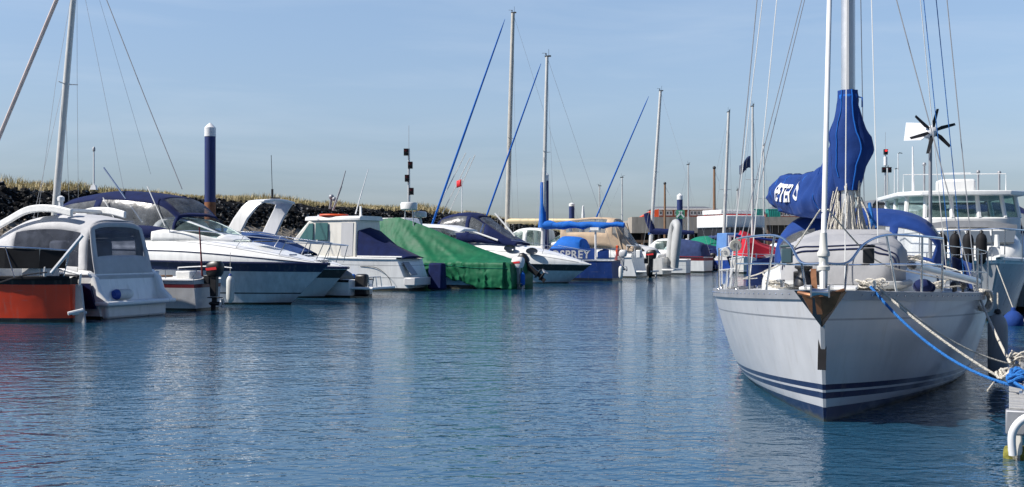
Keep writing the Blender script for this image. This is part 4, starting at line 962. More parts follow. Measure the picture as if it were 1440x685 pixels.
# ---- flybridge motor boat behind the tarpaulin
b = Boat('motor_cruiser', 'white motor cruiser with overhanging cabin roof half hidden behind the green tarpaulin', 'boat', (W(668, 350, 57).x, 57), 0, ROW + 180)
b.hull(8, 2.6, 1.3, 1.5, [(.08, 1), (1.0, 0)], ['gel', 'black'], tr=.9, um=.4, rake=.7)
MB().box((3.2, 0, 2.0), (3.6, 2.2, 1.7), top=(.9, .92)).build('cabin', 'gel', b.root, bevel=.08)
MB().loft([[Vector((x, y, z)) for y, z in ((-1.15, zz), (-.6, zz + .16), (.6, zz + .16), (1.15, zz), (.6, zz + .04), (-.6, zz + .04))] for x, zz in ((.3, 2.62), (1.2, 2.82), (2.6, 2.9), (4.9, 2.86))]).build('roof', 'gel', b.root, bevel=.02)
MB().box((1.42, .35, 2.0), (.05, .55, 1.2)).build('door', 'greyglass', b.root); MB().box((1.42, -.45, 2.1), (.05, .5, .8)).build('window', 'greyglass', b.root)
MB().box((4.4, 0, 3.15), (1.9, 1.7, .45), top=(.85, .9)).build('flybridge', 'gel', b.root, bevel=.06)

# ---- blue yacht with the name on its weather cloth
b = yacht('royal blue yacht with lettered weather cloth and bright blue boom cover', 65.3, 769, 80, 9.2, 4.5, 'royal', stay=True, boomx=4.9, boomz=3.12, boomr=.19, r=.12, lean=.28, xbottom=763, spread=(.52,), deckz=(1.12, 1.3), stripes=[(.06, 1), (.14, 2), (.97, 0), (1.0, 1)], mastm='mastpaint')
b.root['group'] = 'moored sailing yachts'
MB().tube([(4.5, 0, 3.0), (4.5, 0, 3.5), (4.5, 0, 4.4), (4.5, 0, 5.6)], [.27, .21, .15, .14], 10).build('mast_boot', 'brightblue', b.root)
b.arch([(1.9, .9, 1.2, 1.7), (2.0, .95, 1.2, 2.35), (2.9, .98, 1.2, 2.5), (3.3, .9, 1.2, 2.4), (3.9, .8, 1.4, 1.75)], 'brightblue', 'sprayhood', p=3, n=3, nv=18, wins=((8, 11, 6, 12),), winmat='darkvinyl')
MB().tube([(1.2, .25, 1.2), (1.2, .25, 2.85)], .06, 7).box((1.2, .25, 2.9), (.5, .4, .16)).build('radar_post', 'white', b.root)
wc = MB(); wc.panel([(.9, 1.24, 1.2), (3.5, 1.40, 1.2), (3.5, 1.38, 1.80), (.9, 1.22, 1.80)], .015); wcl = wc.build('weather_cloth', 'royal', b.root)
lettering('OSPREY', .60, None, wcl, 'white', bend=lambda c: Vector((3.42 - c.x * .98, lerp(1.24, 1.40, (3.42 - c.x * .98 - .9) / 2.6) + .016 - .02 * (c.y / .6), 1.27 + c.y)), shear=.0)
MB().prism([(.15, 1.0, 1.25), (.75, 1.18, 1.25), (.75, 1.16, 1.62), (.4, 1.1, 1.78), (.15, 1.0, 1.72)], (0, .03, 0)).build('dodger_panel', 'royal', b.root)
b.outboard(-.28, .35, 1.35, 'gelgrey', None, .85, leg='alugrey')
MB().box((.1, -.3, 1.72), (.14, .22, .5)).build('lifebuoy_light', 'orangered', b.root, bevel=.03)
MB().tube([b.at(869, 352, -.2), b.at(869, 366, -.2)], [.06, .22], 8).build('ensign', 'maroon', b.root)
# wheelhouse boat just behind it
b = Boat('motor_boat', 'small white wheelhouse boat with dark windows behind the blue sprayhood', 'boat', (W(806, 360, 72).x, 72), 0, ROW + 180)
b.hull(6.8, 2.4, 1.25, 1.4, [(.08, 1), (1.0, 0)], ['gel', 'black'], tr=.9, um=.4, rake=.7)
b.arch([(1.6, .98, 1.2, 3.0), (2.8, 1.0, 1.2, 3.12), (3.8, .95, 1.2, 2.9), (4.6, .85, 1.2, 2.0)], 'gel', 'wheelhouse', p=5, n=4, nv=20, wins=((1, 4, 2, 5), (5, 9, 2, 5), (1, 4, 15, 18), (5, 9, 15, 18), (9, 12, 6, 14)), winmat='clearglass', cap0=True)

# ---- tan canopy cruiser
b = Boat('sports_cruiser', 'white cruiser with tan canvas canopy and clear curtains, stern to the channel', 'boat', (W(903, 390, 70.5).x, 70.5), 0, ROW + 180)
b.hull(8.4, 2.8, 1.25, 1.4, [(.08, 1), (1.0, 0)], ['gel', 'black'], tr=.93, um=.35, rake=.8, trake=.3, rub='gelgrey')
b.moulding([(.3, .3), (1.0, .55), (3.2, .75), (5.0, .65), (7.0, .3), (8.3, .03)], p=3.2)
styling_line(b, 3)
b.arch([(.2, 1.18, 1.6, 1.75), (.7, 1.2, 1.6, 2.35), (1.4, 1.22, 1.7, 3.45), (1.75, 1.24, 1.8, 3.68), (3.0, 1.26, 1.9, 3.76), (4.6, 1.2, 2.0, 3.62), (5.0, 1.15, 2.0, 3.45)], 'tan', 'canopy', p=3.6, n=4, nv=24, wins=((2, 10, 3, 6), (2, 10, 18, 21), (2, 10, 7, 17), (13, 20, 3, 7), (13, 20, 17, 21)))
b.arch([(4.8, 1.15, 1.95, 2.9), (5.6, 1.0, 1.95, 2.5), (6.4, .6, 1.9, 2.05)], 'gel', 'windscreen', p=3, n=4, nv=20, wins=((1, 7, 2, 6), (1, 7, 14, 18), (1, 7, 7, 13)), winmat='clearglass', winname='pane')
for sd in (-1, 1): MB().tube([(.9, sd * 1.24, 1.7), (1.4, sd * 1.24, 3.4)], .05, 6).build('canopy_strap', 'tan', b.root)
MB().panel([(2.9, 1.30, 1.75), (4.6, 1.22, 1.82), (4.3, 1.16, 2.1), (3.2, 1.24, 2.08)], .03).build('side_window', 'darkglass', b.root)
MB().box((-.3, 0, .38), (.9, 2.3, .1)).build('swim_platform', 'gel', b.root, bevel=.03)
b.outboard(-.45, .35, 1.15, 'black', 'red', 1.25)
b.rail('stern_rail', [(.6, 1.25, 2.0), (.1, 1.2, 1.95), (.05, 0, 1.95), (.1, -1.2, 1.95)], [((.1, 1.2, 1.95), (.1, 1.2, 1.3)), ((.05, 0, 1.95), (.05, 0, 1.3)), ((.6, 1.25, 2.0), (.6, 1.25, 1.3))], .02, 'white')
MB().box((-.1, .95, 1.45), (.3, .45, .5)).build('stern_locker', 'gel', b.root, bevel=.05)

# ---- yacht with a grey inflatable carried upright on its stern
b = yacht('white yacht with navy boom cover and leaning white mast, behind the grey inflatable', 94, 928, 128, 11.5, 5.2, 'gel', stay=True, boomx=-.01, r=.15, lean=.9, xbottom=914, spread=(.5,), staymat='brightblue', stayr=.075)
b.root['group'] = 'moored sailing yachts'
P = [b.at(912 + 6 * i, 326 if i else 322, 0) for i in range(11)]
MB().tube([b.at(909, 300, 0), b.at(913, 312, 0), b.at(918, 325, 0)], [.25, .32, .25], 10).tube([b.at(914, 325, 0), b.at(940, 326, 0), b.at(976, 327, 0)], [.26, .24, .14], 10).build('sail_cover', 'navycanvas', b.root)
b = Boat('motor_boat', 'low white motor boat carrying the grey inflatable on its stern', 'boat', (W(938, 388, 74.5).x, 74.5), 0, ROW + 180)
b.hull(7.4, 2.6, 1.2, 1.4, [(.10, 1), (1.0, 0)], ['gel', 'black'], tr=.9, um=.4, rake=.7)
b.moulding([(.3, .2), (1.2, .35), (3.2, .75), (5.0, .6), (7.3, .03)], p=3.2)
MB().box((-.35, 0, .40), (.8, 2.2, .12)).build('swim_platform', 'gel', b.root, bevel=.03)
di = tag(empty('inflatable_dinghy', b.world((-.5, .05, 2.0)), b.th + R(32)), 'grey inflatable dinghy stowed on edge across a motor boat stern beside the tan canopy', 'dinghy')
hoop = catmull([(.15, -.55, -1.45), (.1, -.66, -.6), (0, -.68, .4), (-.08, -.5, 1.15), (-.1, 0, 1.45), (-.08, .5, 1.15), (0, .68, .4), (.1, .66, -.6), (.15, .55, -1.45)], 6)
MB().tube(hoop, .26, 12).build('tube', 'inflatable', di)
MB().prism([(.12, -.55, -1.2), (-.02, -.6, .5), (-.08, 0, 1.3), (-.02, .6, .5), (.12, .55, -1.2)], (.06, 0, 0)).build('floor', 'inflatable', di)
MB().box((.05, 0, -1.15), (.3, 1.0, .06), ry=.1).build('transom_board', 'wood', di)

# ---- small white cabin boat with maroon band
b = Boat('cabin_boat', 'small white cabin boat with maroon band and denim blue cockpit cover', 'boat', (W(996, 383, 84).x, 84), 0, ROW + 176)
b.hull(7.0, 2.5, 1.15, 1.35, [(.10, 1), (.76, 0), (.94, 2), (1.0, 0)], ['gel', 'black', 'maroon'], tr=.9, um=.4, rake=.7, rub='maroon')
b.arch([(2.6, .95, 1.1, 2.35), (2.75, .98, 1.1, 2.5), (3.8, .95, 1.15, 2.45), (4.6, .85, 1.2, 1.9), (6.0, .45, 1.25, 1.45)], 'gel', 'cabin', p=4, n=4, nv=20, wins=((4, 8, 2, 5), (4, 8, 15, 18), (8, 11, 7, 13)), winmat='clearglass', cap0=True, cap1=True)
b.arch([(.2, .95, 1.1, 1.5), (.5, 1.05, 1.1, 2.2), (2.6, 1.02, 1.1, 2.55)], 'denim', 'cockpit_cover', p=3.2, nv=16, solid=0, cap0=True, cap1=True)
# ---- small white open boat at its stern
b = Boat('launch', 'little white clinker sided launch lying stern out below the grey inflatable', 'boat', (W(968, 386, 78.5).x, 78.5), 0, ROW + 184)
b.hull(4.6, 1.9, 1.0, 1.1, [(.10, 2), (.34, 0), (.37, 1), (.60, 0), (.63, 1), (.84, 0), (.87, 1), (1.0, 0)], ['gel', 'hullblue', 'black'], tr=.92, um=.4, rake=.4, rub='gel')
MB().box((2.2, 0, 1.12), (1.6, 1.4, .3), top=(.8, .8)).build('foredeck', 'gel', b.root, bevel=.06)

# ---- far end
b = Boat('passenger_boat', 'tall white wheelhouse boat with black window band and red trimmed roof at the far end', 'boat', (W(1030, 370, 108).x, 108), 2.0, -66)
b.hull(9, 4.4, 1.6, 1.8, [(.1, 1), (1.0, 0)], ['gel', 'black'], tr=.9, um=.4, rake=.8)
MB().box((1.6, 0, 2.6), (5.6, 3.9, 2.2), top=(.98, .96)).build('lower_cabin', 'black', b.root, bevel=.1)
MB().box((1.5, .1, 4.25), (5.0, 4.3, 1.15)).build('upper_cabin', 'gel', b.root, bevel=.08)
rf = MB().box((1.4, 0, 5.15), (3.2, 3.9, .42)).build('wheelhouse_roof', 'gel', b.root, bevel=.06)
MB().box((1.4, 0, 4.90), (3.3, 3.3, .16)).build('red_trim', 'red', b.root)
MB().box((-2.0, 1.2, 3.2), (2.0, 2.6, 3.4)).build('aft_cabin', 'cabinblue', b.root, bevel=.1)
b = Boat('covered_boat', 'boat under a dark green canvas left of the red covered boat', 'boat', (W(1000, 360, 98).x, 98), 3, -70)
b.hull(6, 2.6, 1.2, 1.4, [(.1, 1), (1.0, 0)], ['gel', 'black'], tr=.9)
b.arch([(.2, 1.0, 1.1, 1.6), (.6, 1.2, 1.1, 2.6), (2.8, 1.2, 1.1, 2.8), (4.4, .9, 1.2, 2.1), (5.4, .4, 1.3, 1.5)], 'greencanvas', 'cover', p=3, nv=14, solid=0, cap0=True, cap1=True)
b = Boat('cabin_boat', 'small blue cabin boat with white framed window left of the red cover', 'boat', (W(1025, 368, 92).x, 92), 2.5, -78)
b.hull(5.6, 2.3, 1.1, 1.3, [(.1, 1), (.7, 2), (1.0, 0)], ['gel', 'black', 'blue'], tr=.9)
MB().box((2.6, 0, 2.0), (2.2, 1.5, 2.0), top=(.9, .9)).build('cabin', 'cabinblue', b.root, bevel=.06)
fr = MB().box((3.66, 0, 2.35), (.08, 1.05, .9)).build('window', 'white', b.root); MB().box((3.71, .05, 2.35), (.05, .7, .62)).build('pane', 'darkglass', fr)
b = Boat('covered_boat', 'boat under a bright red canvas cover by the far quay', 'boat', (W(1070, 366, 88).x, 88), 3, -152)
b.hull(6.4, 2.6, 1.1, 1.25, [(.1, 1), (.5, 1), (.92, 2), (1.0, 0)], ['gel', 'black', 'navy'], tr=.9)
MB().loft([[Vector((x, -wd, 1.05)), Vector((x, -wd * .75, 1.05 + h * .55)), Vector((x, 0, 1.05 + h)), Vector((x, wd * .75, 1.05 + h * .55)), Vector((x, wd, 1.05))] for x, wd, h in ((.1, 1.25, .3), (1.2, 1.3, .75), (3.0, 1.32, 1.15), (4.3, 1.15, 1.95), (5.0, 1.0, 2.1), (5.3, .8, .6))]).build('cover', 'redcanvas', b.root, angle=25)
MB().tube([(1, .2, 2.3), (5.6, .1, 2.75)], .10, 8).build('boom', 'blue', b.root); 
b = Boat('launch', 'white bowed launch moored in front of the red covered boat', 'boat', (W(1046, 372, 80).x, 80), 4.6, -100)
b.hull(4.8, 1.9, .95, 1.2, [(.1, 1), (.86, 0), (1.0, 2)], ['gelcream', 'black', 'gel'], tr=.85, rub='gel')
MB().box((1.9, 0, 1.05), (.35, 1.6, .08)).build('thwart', 'wood', b.root)
yb = yacht('far white yacht with slim white mast in front of the white wheelhouse boat', 96, 1023, 158, 9.0, 4.2, 'gel', boomx=3.4, boomm='denim', boomz=2.7, r=.15, lean=-.9, xbottom=1017, spread=(.45,), theta=-70)
yb = yacht('far yacht with plain white mast between the red cover and teal containers', 90, 1059, 150, 8.6, 4.0, 'gelgrey', boomx=3.2, boomm='navycanvas', boomz=2.6, r=.11, lean=-.05, xbottom=1058, spread=(.5,), theta=-75)
for i, (px, top, d, lab, th) in enumerate(((843, 262, 128, 'far yacht with thin dark mast above the blue boom cover', 150), (875, 250, 122, 'far yacht with faint bare mast left of the red tent', -20), (968, 232, 118, 'far yacht with pale mast right of the green signed pile', -60), (1037, 268, 120, 'far yacht with short thin mast beside the white wheelhouse boat', -80), (1074, 205, 112, 'far yacht with bare mast below the drooping blue sail cover', -70), (1248, 236, 120, 'far yacht with bare mast right of the sprayhood', -80))):
    y2 = yacht(lab, d, px, top, 8.0, 3.6, 'gel' if i % 2 else 'hullblue', boomx=3.0, boomm=('denim', 'brightblue', 'greycanvas')[i % 3], boomz=2.5, r=.085, spread=(.5,), theta=th)
fm = MB().grid(lambda u, v: Vector((4.0 - .1, -.12 - .95 * u, 9.1 - .95 * v * (1 - .25 * u) - .75 * u + .12 * math.sin(u * 6))), [i / 6 for i in range(7)], [0, .25, .5, .75, 1]).build('flag', 'denim', yb.root, solid=.01)
MB().box((3.86, -.5, 8.25), (.03, .5, .16), rx=.75).box((3.86, -.6, 8.05), (.03, .35, .1), rx=-.5).build('flag_emblem', 'white', fm)

# ---- small craft that fill the far berths
def small_boat(label, px, pw, d, th, hullm, coverm, lh=5.2, cab=True, motor=True, group='small boats in the far berths'):
    b = Boat('cabin_boat', label, 'boat', (W(px, 380, d).x, d), lh * .5, th, group)
    b.hull(lh, lh * .40, 1.0, 1.2, [(.10, 1), (.80, 0), (.86, 2), (1.0, 0)], [hullm, 'black', pw], tr=.88, um=.4, rake=.6, rub='gelgrey', rubr=.025)
    b.moulding([(lh * .45, .12), (lh * .6, .32), (lh * .8, .22), (lh * .98, .03)], p=3)
    if cab:
        b.arch([(lh * .42, lh * .15, 1.0, 2.05), (lh * .46, lh * .155, 1.0, 2.2), (lh * .60, lh * .15, 1.05, 2.12), (lh * .72, lh * .12, 1.1, 1.55)], 'gel', 'cabin', p=4, n=3, nv=16, wins=((3, 6, 1, 3), (3, 6, 13, 15), (6, 9, 5, 11)), winmat='clearglass', solid=.02)
    if coverm: b.arch([(lh * .05, lh * .15, .95, 1.3), (lh * .12, lh * .17, .95, 1.8), (lh * .42, lh * .165, .95, 2.15)], coverm, 'cockpit_cover', p=3, nv=14, solid=0, cap0=True, cap1=True)
    if motor: b.outboard(-.1, 0, 1.0, 'black', None, .9)
    b.rail('bow_rail', [(lh * .6, -lh * .16, 1.75), (lh * .9, -lh * .07, 1.75), (lh * .97, 0, 1.75), (lh * .9, lh * .07, 1.75), (lh * .6, lh * .16, 1.75)], [((lh * .9, s_ * lh * .07, 1.75), (lh * .9, s_ * lh * .07, 1.2)) for s_ in (-1, 1)] + [((lh * .6, s_ * lh * .16, 1.75), (lh * .6, s_ * lh * .17, 1.1)) for s_ in (-1, 1)], .014)
    return b
small_boat('small white cabin boat with black band just left of the far red cover', 1014, 'black', 99, -40, 'gel', None)
small_boat('small white boat with navy cockpit cover behind the denim covered cabin boat', 982, 'navy', 94, ROW + 180, 'gel', 'navycanvas')
small_boat('small cream boat with bright blue cockpit cover between the inflatable and the maroon banded boat', 952, 'blue', 90, ROW + 180, 'gelcream', 'brightblue')
small_boat('small white open boat with grey cover behind the tan canopy cruiser', 884, 'maroon', 84, ROW + 180, 'gel', 'greycanvas')
small_boat('small white cabin boat behind the blue yacht sprayhood', 838, 'navy', 80, ROW + 176, 'gel', None)
small_boat('small grey hulled boat right of the far red covered boat', 1094, 'white', 96, -60, 'hullgrey', 'navycanvas')
# ---- fenders and stern lines along the row
def row_fender(label, px, py, d, l, r, material='fender', capmat='blue'):
    return fender('fender', label, W(px, py, d), l, r, material, rope=.55, capmat=capmat)
row_fender('white fender hanging beside the navy side panel of the grey canopy cruiser', 109, 406, 29.4, .62, .10)
row_fender('blue fender hanging at the corner of the green tarpaulin boat', 735, 383, 50.9, .62, .11, 'brightblue')
row_fender('white fender hanging at the stern of the royal blue yacht', 873, 374, 62.6, .7, .12)
row_fender('black fender hanging off the tan canopy cruiser stern', 912, 372, 69.2, .7, .13, 'rubber', 'black')

# ================================================================== FOREGROUND YACHT
YT = math.degrees(math.atan2(-.944, -.33))
b = Boat('sailing_yacht', 'large pale grey yacht with blue sail cover in the right foreground, bow to the viewer', 'yacht', (3.40, 12.36), 12.0, YT)
L = 12.5
g = lambda lo, hi: (lambda u: lerp(lo, hi, max(0, min(1, (u - .55) / .45)) ** 1.2))
b.hull(L, 4.08, 1.12, 1.40, [(g(.030, .115), 1), (g(.058, .185), 0), (g(.098, .235), 1), (g(.118, .255), 0), (g(.160, .300), 1), (.800, 0), (.815, 2), (.93, 0), (.999, 3), (1.0, 3)], ['gelgrey', 'navy', 'alugrey', 'gelgrey'], tr=.70, um=.46, p=2.15, rake=.5, wl=.82, fl=.62, sp=2.0, nu=40, ebow=.012)
hb = lambda x: b.hb(x / L)
zs = lambda x: b.zs(x / L)
# toe rail: grey perforated aluminium
tr_ = MB(); bolts = MB()
for sd in (-1, 1):
    xs = [12.35 - .2 * i for i in range(62)]
    tr_.loft([[Vector((x, sd * (hb(x) + .012), zs(x) - .055)), Vector((x, sd * (hb(x) + .016), zs(x) + .045)), Vector((x, sd * (hb(x) - .03), zs(x) + .05)), Vector((x, sd * (hb(x) - .03), zs(x) - .05))] for x in xs])
    for x in [11.9 - .16 * i for i in range(62)]: bolts.ball((x, sd * (hb(x) + .016), zs(x) + .005), .011, nu=6, nv=4)
tr_ = tr_.build('toe_rail', 'alugrey', b.root); bolts.build('bolt', 'steel', tr_)
# stem fittings and anchor
st = MB()
A, Bq, C, D = Vector((12.24, -.30, 1.43)), Vector((12.58, .0, 1.45)), Vector((12.45, .0, 1.06)), Vector((12.28, .24, 1.43))
st.panel([A, Bq, C], .016).panel([Bq, D, C], .016)
st.build('stem_fitting', 'steel_darkreflection', b.root)
st2 = MB()
st2.box(b.P(1, .55, 0) + Vector((.012, -.01, 0)), (.03, .085, .36), ry=-.3)
st2 = st2.build('stem_plate', 'rubber', b.root)
MB().ball(b.P(1, .47, 0) + Vector((.03, -.01, 0)), .014).ball(b.P(1, .44, 0) + Vector((.022, -.01, 0)), .014).build('bolt', 'steel', st2)
ro = MB().box((12.42, -.09, 1.44), (.62, .018, .12)).box((12.42, .09, 1.44), (.62, .018, .12)).lathe([(.05, -.09), (.035, 0), (.05, .09)], (12.66, 0, 1.43), (0, 1, 0), 12).build('bow_roller', 'steel', b.root)
an = empty('anchor', (12.6, -.03, 1.40)); an.parent = b.root
MB().loft([[Vector((x, y - .028, z)), Vector((x + .03, y - .028, z)), Vector((x + .03, y + .028, z)), Vector((x, y + .028, z))] for x, y, z in ((-.10, -.05, .27), (-.02, -.045, .20), (.03, -.03, .08), (.04, 0, -.02), (.0, .02, -.20))]).build('shank', 'bronze', an)
MB().tube(catmull([(-.06, -.20, .02), (.04, -.08, .0), (.06, .05, -.01), (-.04, .26, .05)], 5), [.022] * 16, 8).build('stock', 'bronze', an)
MB().prism([(.05, -.02, .0), (.0, .24, .03), (-.08, .16, -.14), (-.10, .03, -.28)], (.022, 0, .01)).build('fluke', 'bronze', an)
MB().prism([(.05, -.05, .0), (-.02, -.16, -.02), (-.08, -.06, -.22)], (.02, 0, .01)).build('fluke', 'bronze', an)
# coachroof
b.arch([(9.75, .25, 1.26, 1.31), (9.5, .55, 1.25, 1.40), (8.6, .98, 1.22, 1.60), (7.0, 1.28, 1.15, 1.68), (5.0, 1.36, 1.12, 1.68), (3.2, 1.36, 1.10, 1.66), (3.15, 1.30, 1.10, 1.2)], 'gel', 'coachroof', p=4.4, n=5, nv=26, solid=0, cap0=True, cap1=True)
for sd in (-1, 1): MB().panel([(7.2, sd * 1.262, 1.40), (4.2, sd * 1.352, 1.38), (4.3, sd * 1.325, 1.54), (6.9, sd * 1.23, 1.55)], .02).build('cabin_window', 'darkglass', b.root)
MB().box((11.25, 0, 1.43), (.75, .62, .035)).build('anchor_hatch', 'gel', b.root, bevel=.012)
MB().lathe([(.10, 0), (.12, .02), (.10, .12), (.07, .16), (.07, .22), (.11, .24), (.10, .30), (.02, .31)], (10.55, -.35, 1.40), n=16).box((10.4, -.32, 1.50), (.35, .3, .2)).build('windlass', 'black', b.root, bevel=.01)
for sd in (-1, 1):
    c = Vector((11.55, sd * .50, 1.44))
    MB().tube([c + Vector((-.14, 0, .07)), c + Vector((.14, 0, .07))], .018, 8).tube([c + Vector((-.05, 0, 0)), c + Vector((-.05, 0, .06))], .018, 6).tube([c + Vector((.05, 0, 0)), c + Vector((.05, 0, .06))], .018, 6).build('bow_cleat', 'steel', b.root)
# pulpit
for sd in (-1, 1):
    P = [(9.95, sd * (hb(9.95) - .06), 2.0), (10.6, sd * (hb(10.6) - .03), 2.02), (11.25, sd * .62, 2.03), (11.75, sd * .40, 1.93), (12.10, sd * .24, 1.73), (12.25, 0, 1.725)]
    mb = MB().tube(catmull(P, 6), .0145, 8)
    mb.tube([P[1], (10.55, sd * (hb(10.55) - .06), 1.35)], .0135, 8).tube([P[2], (11.15, sd * (hb(11.15) - .05), 1.37)], .0135, 8).tube([P[4], (11.95, sd * .20, 1.40)], .0135, 8)
    mb.tube(catmull([(9.95, sd * (hb(9.95) - .06), 1.68), (10.6, sd * (hb(10.6) - .05), 1.69), (11.2, sd * .62, 1.70), (11.8, sd * .34, 1.70), (12.2, 0, 1.705)], 5), .011, 8)
    pu = mb.build('pulpit', 'steel', b.root)
    MB().box((11.62, sd * .44, 1.80), (.12, .12, .17)).box((11.62, sd * .44, 1.905), (.14, .14, .03)).build('navigation_light', 'copper' if sd < 0 else 'black', pu, bevel=.012)
# stanchions and life lines
SX = [9.95, 8.3, 6.6, 4.9, 3.2, 1.6]
for sd in (-1, 1):
    for x in SX:
        y = sd * (hb(x) - .06)
        s_ = MB().tube([(x, y, zs(x) - .02), (x, y, zs(x) + .64)], .0135, 8).build('stanchion', 'steel', b.root)
        MB().lathe([(.035, 0), (.03, .05), (.018, .07)], (x, y, zs(x) - .01), n=10).build('foot', 'steel', s_)
    for h in (.62, .32):
        MB().tube([(x, sd * (hb(x) - .06), zs(x) + h) for x in [9.95, 9.1, 8.3, 7.4, 6.6, 5.7, 4.9, 4.0, 3.2, 1.6]], .0055, 6).build('lifeline', 'whitewire' if sd < 0 else 'steel', b.root)
ps = [(2.2, -1.58, 1.78), (.6, -1.42, 1.78), (.1, -1.2, 1.78), (.1, 1.2, 1.78), (.6, 1.42, 1.78), (2.2, 1.58, 1.78)]
b.rail('pushpit', ps, [(q, (q[0], q[1], 1.12)) for q in ps], .0145)
def on_line(px):
    def col_(x):
        w_ = b.world((x, -(hb(x) - .06), zs(x) + .62)); return abs(720 + FPX * w_.x / w_.y - px)
    x = min([9.9 - .02 * q for q in range(230)], key=col_); return Vector((x, -(hb(x) - .06), zs(x) + .62))
for px in (1020, 1034, 1048, 1074):
    c = on_line(px)
    ds = MB().lathe([(.03, -.018), (.070, -.018), (.078, 0), (.070, .018), (.03, .018)], c, (1, .15, 0), 16).build('lifeline_disc', 'offwhite', b.root)
    MB().lathe([(.032, -.024), (.032, .024)], c, (1, .15, 0), 10).build('hub', 'alugrey', ds)
# mast, rig
MX = 7.05
mo = b.mast((MX, 0, 1.6), (MX, 0, 17.0), .105, (), 'alu', rtop=.9)
for h in (.42, .72):
    for sd in (-1, 1): MB().tube([(MX, 0, 1.6 + 15.4 * h), (MX - .25, sd * 1.15, 1.6 + 15.4 * h + .06)], [.035, .022], 8).build('spreader', 'alu', mo)
MB().box((MX + .107, 0, 9), (.03, .03, 14)).build('sail_track', 'gelgrey', mo)
fs = MB().tube([(12.22, 0, 1.95), (7.2, 0, 16.6)], .029, 10).build('furled_headsail', 'white', b.root)
MB().lathe([(.04, -.5), (.045, -.31), (.065, -.30), (.068, -.26), (.05, -.25), (.05, -.16), (.066, -.15), (.066, -.11), (.045, -.08), (.036, .1)], (12.22, 0, 1.95), n=16).build('furling_drum', 'offwhite', b.root)
MB().tube([(12.28, 0, 1.42), (12.24, 0, 1.75)], .03, 8).build('stay_toggle', 'white', b.root)
z1, z2 = 1.6 + 15.4 * .42 + .06, 1.6 + 15.4 * .72 + .06
for sd in (-1, 1):
    y0 = sd * 1.78
    b.wire((6.95, y0, 1.25), (MX - .25, sd * 1.15, z1), .0085); b.wire((MX - .25, sd * 1.15, z1), (MX - .25, sd * 1.0, z2), .009)
    b.wire((7.35, y0 * .98, 1.25), (MX + .05, sd * .08, z1 - .15), .007); b.wire((6.4, y0, 1.25), (MX - .05, sd * .08, z1 - .15), .007)
    for x in (6.95, 7.35, 6.4): MB().tube([(x, y0, 1.25), (x + (.0 if x == 6.95 else (-.015 if x > 7 else .03)), y0 - sd * .03, 1.55)], .018, 7).build('turnbuckle', 'steel', b.root)
b.wire((.1, 0, 1.2), (MX - .1, 0, 16.9), .009, name='backstay')
for sx, sy, tx, ty, mt in ((9.0, -1.2, .1, -.1, 'whitewire'), (8.0, -1.62, -.02, -.12, 'whitewire'), (9.9, .1, .14, .05, 'whitewire'), (5.6, 1.5, -.1, .1, 'ropeblue'), (4.6, 1.45, -.1, .12, 'whitewire'), (9.5, .5, .13, .08, 'whitewire')):
    b.wire((sx, sy, 1.45), (MX + tx, ty, 15.5), .007, mt, 'halyard')
b.wire((5.2, 1.7, 1.3), (MX - .25, 1.0, z1), .007, 'ropeblue', 'flag_halyard')
# white falls of rope round the mast foot
rf = MB(); rnd = random.Random(3)
for i in range(48):
    a = rnd.uniform(0, 6.28); r0 = rnd.uniform(.11, .20)
    p0 = Vector((MX + math.cos(a) * r0, math.sin(a) * r0, rnd.uniform(2.35, 2.95)))
    p3 = Vector((MX + math.cos(a + rnd.uniform(-.5, .5)) * rnd.uniform(.15, .36), math.sin(a + rnd.uniform(-.4, .4)) * rnd.uniform(.14, .42), rnd.uniform(1.70, 2.0)))
    m_ = (p0 + p3) / 2 + Vector((rnd.uniform(-.08, .08), rnd.uniform(-.08, .08), rnd.uniform(-.15, .05)))
    rf.tube(catmull([p0, m_, p3], 5), .0105, 5)
rf.build('halyard_fall', 'ropewhite', b.root)
MB().tube(catmull([(MX, .30, 2.55), (MX + .05, .34, 2.3), (MX - .02, .30, 2.1), (MX + .03, .36, 1.9), (MX, .3, 1.72)], 6), .028, 7).tube(catmull([(MX + .1, .27, 2.4), (MX - .05, .40, 2.2), (MX + .1, .31, 2.0)], 6), .022, 7).build('halyard_coil', 'ropeblue', b.root)
# boom and sail cover: the boom swings to starboard
BD = Vector((-.945, -.325, 0)); BS = Vector((.325, -.945, 0))
MB().tube([Vector((MX, 0, 2.78)) + BD * .12, Vector((MX, 0, 2.66)) + BD * 4.4], .075, 10).build('boom', 'alu', b.root)
TIES = (.95, 1.75, 2.55, 3.35, 4.1)
def cov(bb, a):
    zt = interp([(.0, 4.1), (.18, 3.95), (.45, 3.52), (.8, 3.26), (1.4, 3.14), (2.6, 3.15), (3.7, 3.22), (4.35, 3.18), (4.5, 3.12)], bb)
    zb = interp([(.0, 2.75), (.3, 2.6), (.8, 2.42), (1.6, 2.36), (2.6, 2.42), (3.6, 2.52), (4.2, 2.60), (4.5, 2.68)], bb)
    wd = interp([(.0, .16), (.3, .22), (.8, .27), (1.6, .30), (3.0, .27), (4.2, .24), (4.5, .20)], bb)
    tie = max(math.exp(-((bb - t_) / .07) ** 2) for t_ in TIES); zm = (zt + zb) / 2; zt = zm + (zt - zm) * (1 - .07 * tie); zb = zm + (zb - zm) * (1 - .09 * tie); wd *= 1 - .13 * tie
    c, sn = math.cos(a), math.sin(a)
    fold = noise.noise(Vector((bb * 1.6, math.sin(a) * 1.5, math.cos(a) * 2))) * .06 + (1 - abs(noise.noise(Vector((bb * 2.4 + sn * .8, sn * .7, c)))) * 2.4) * .035
    return Vector((MX, 0, (zt + zb) / 2 + (zt - zb) / 2 * sn)) + BD * bb + BS * (-(wd * (1 - .25 * sn)) * math.copysign(abs(c) ** .62, c) + fold)
NB, NA = 96, 40
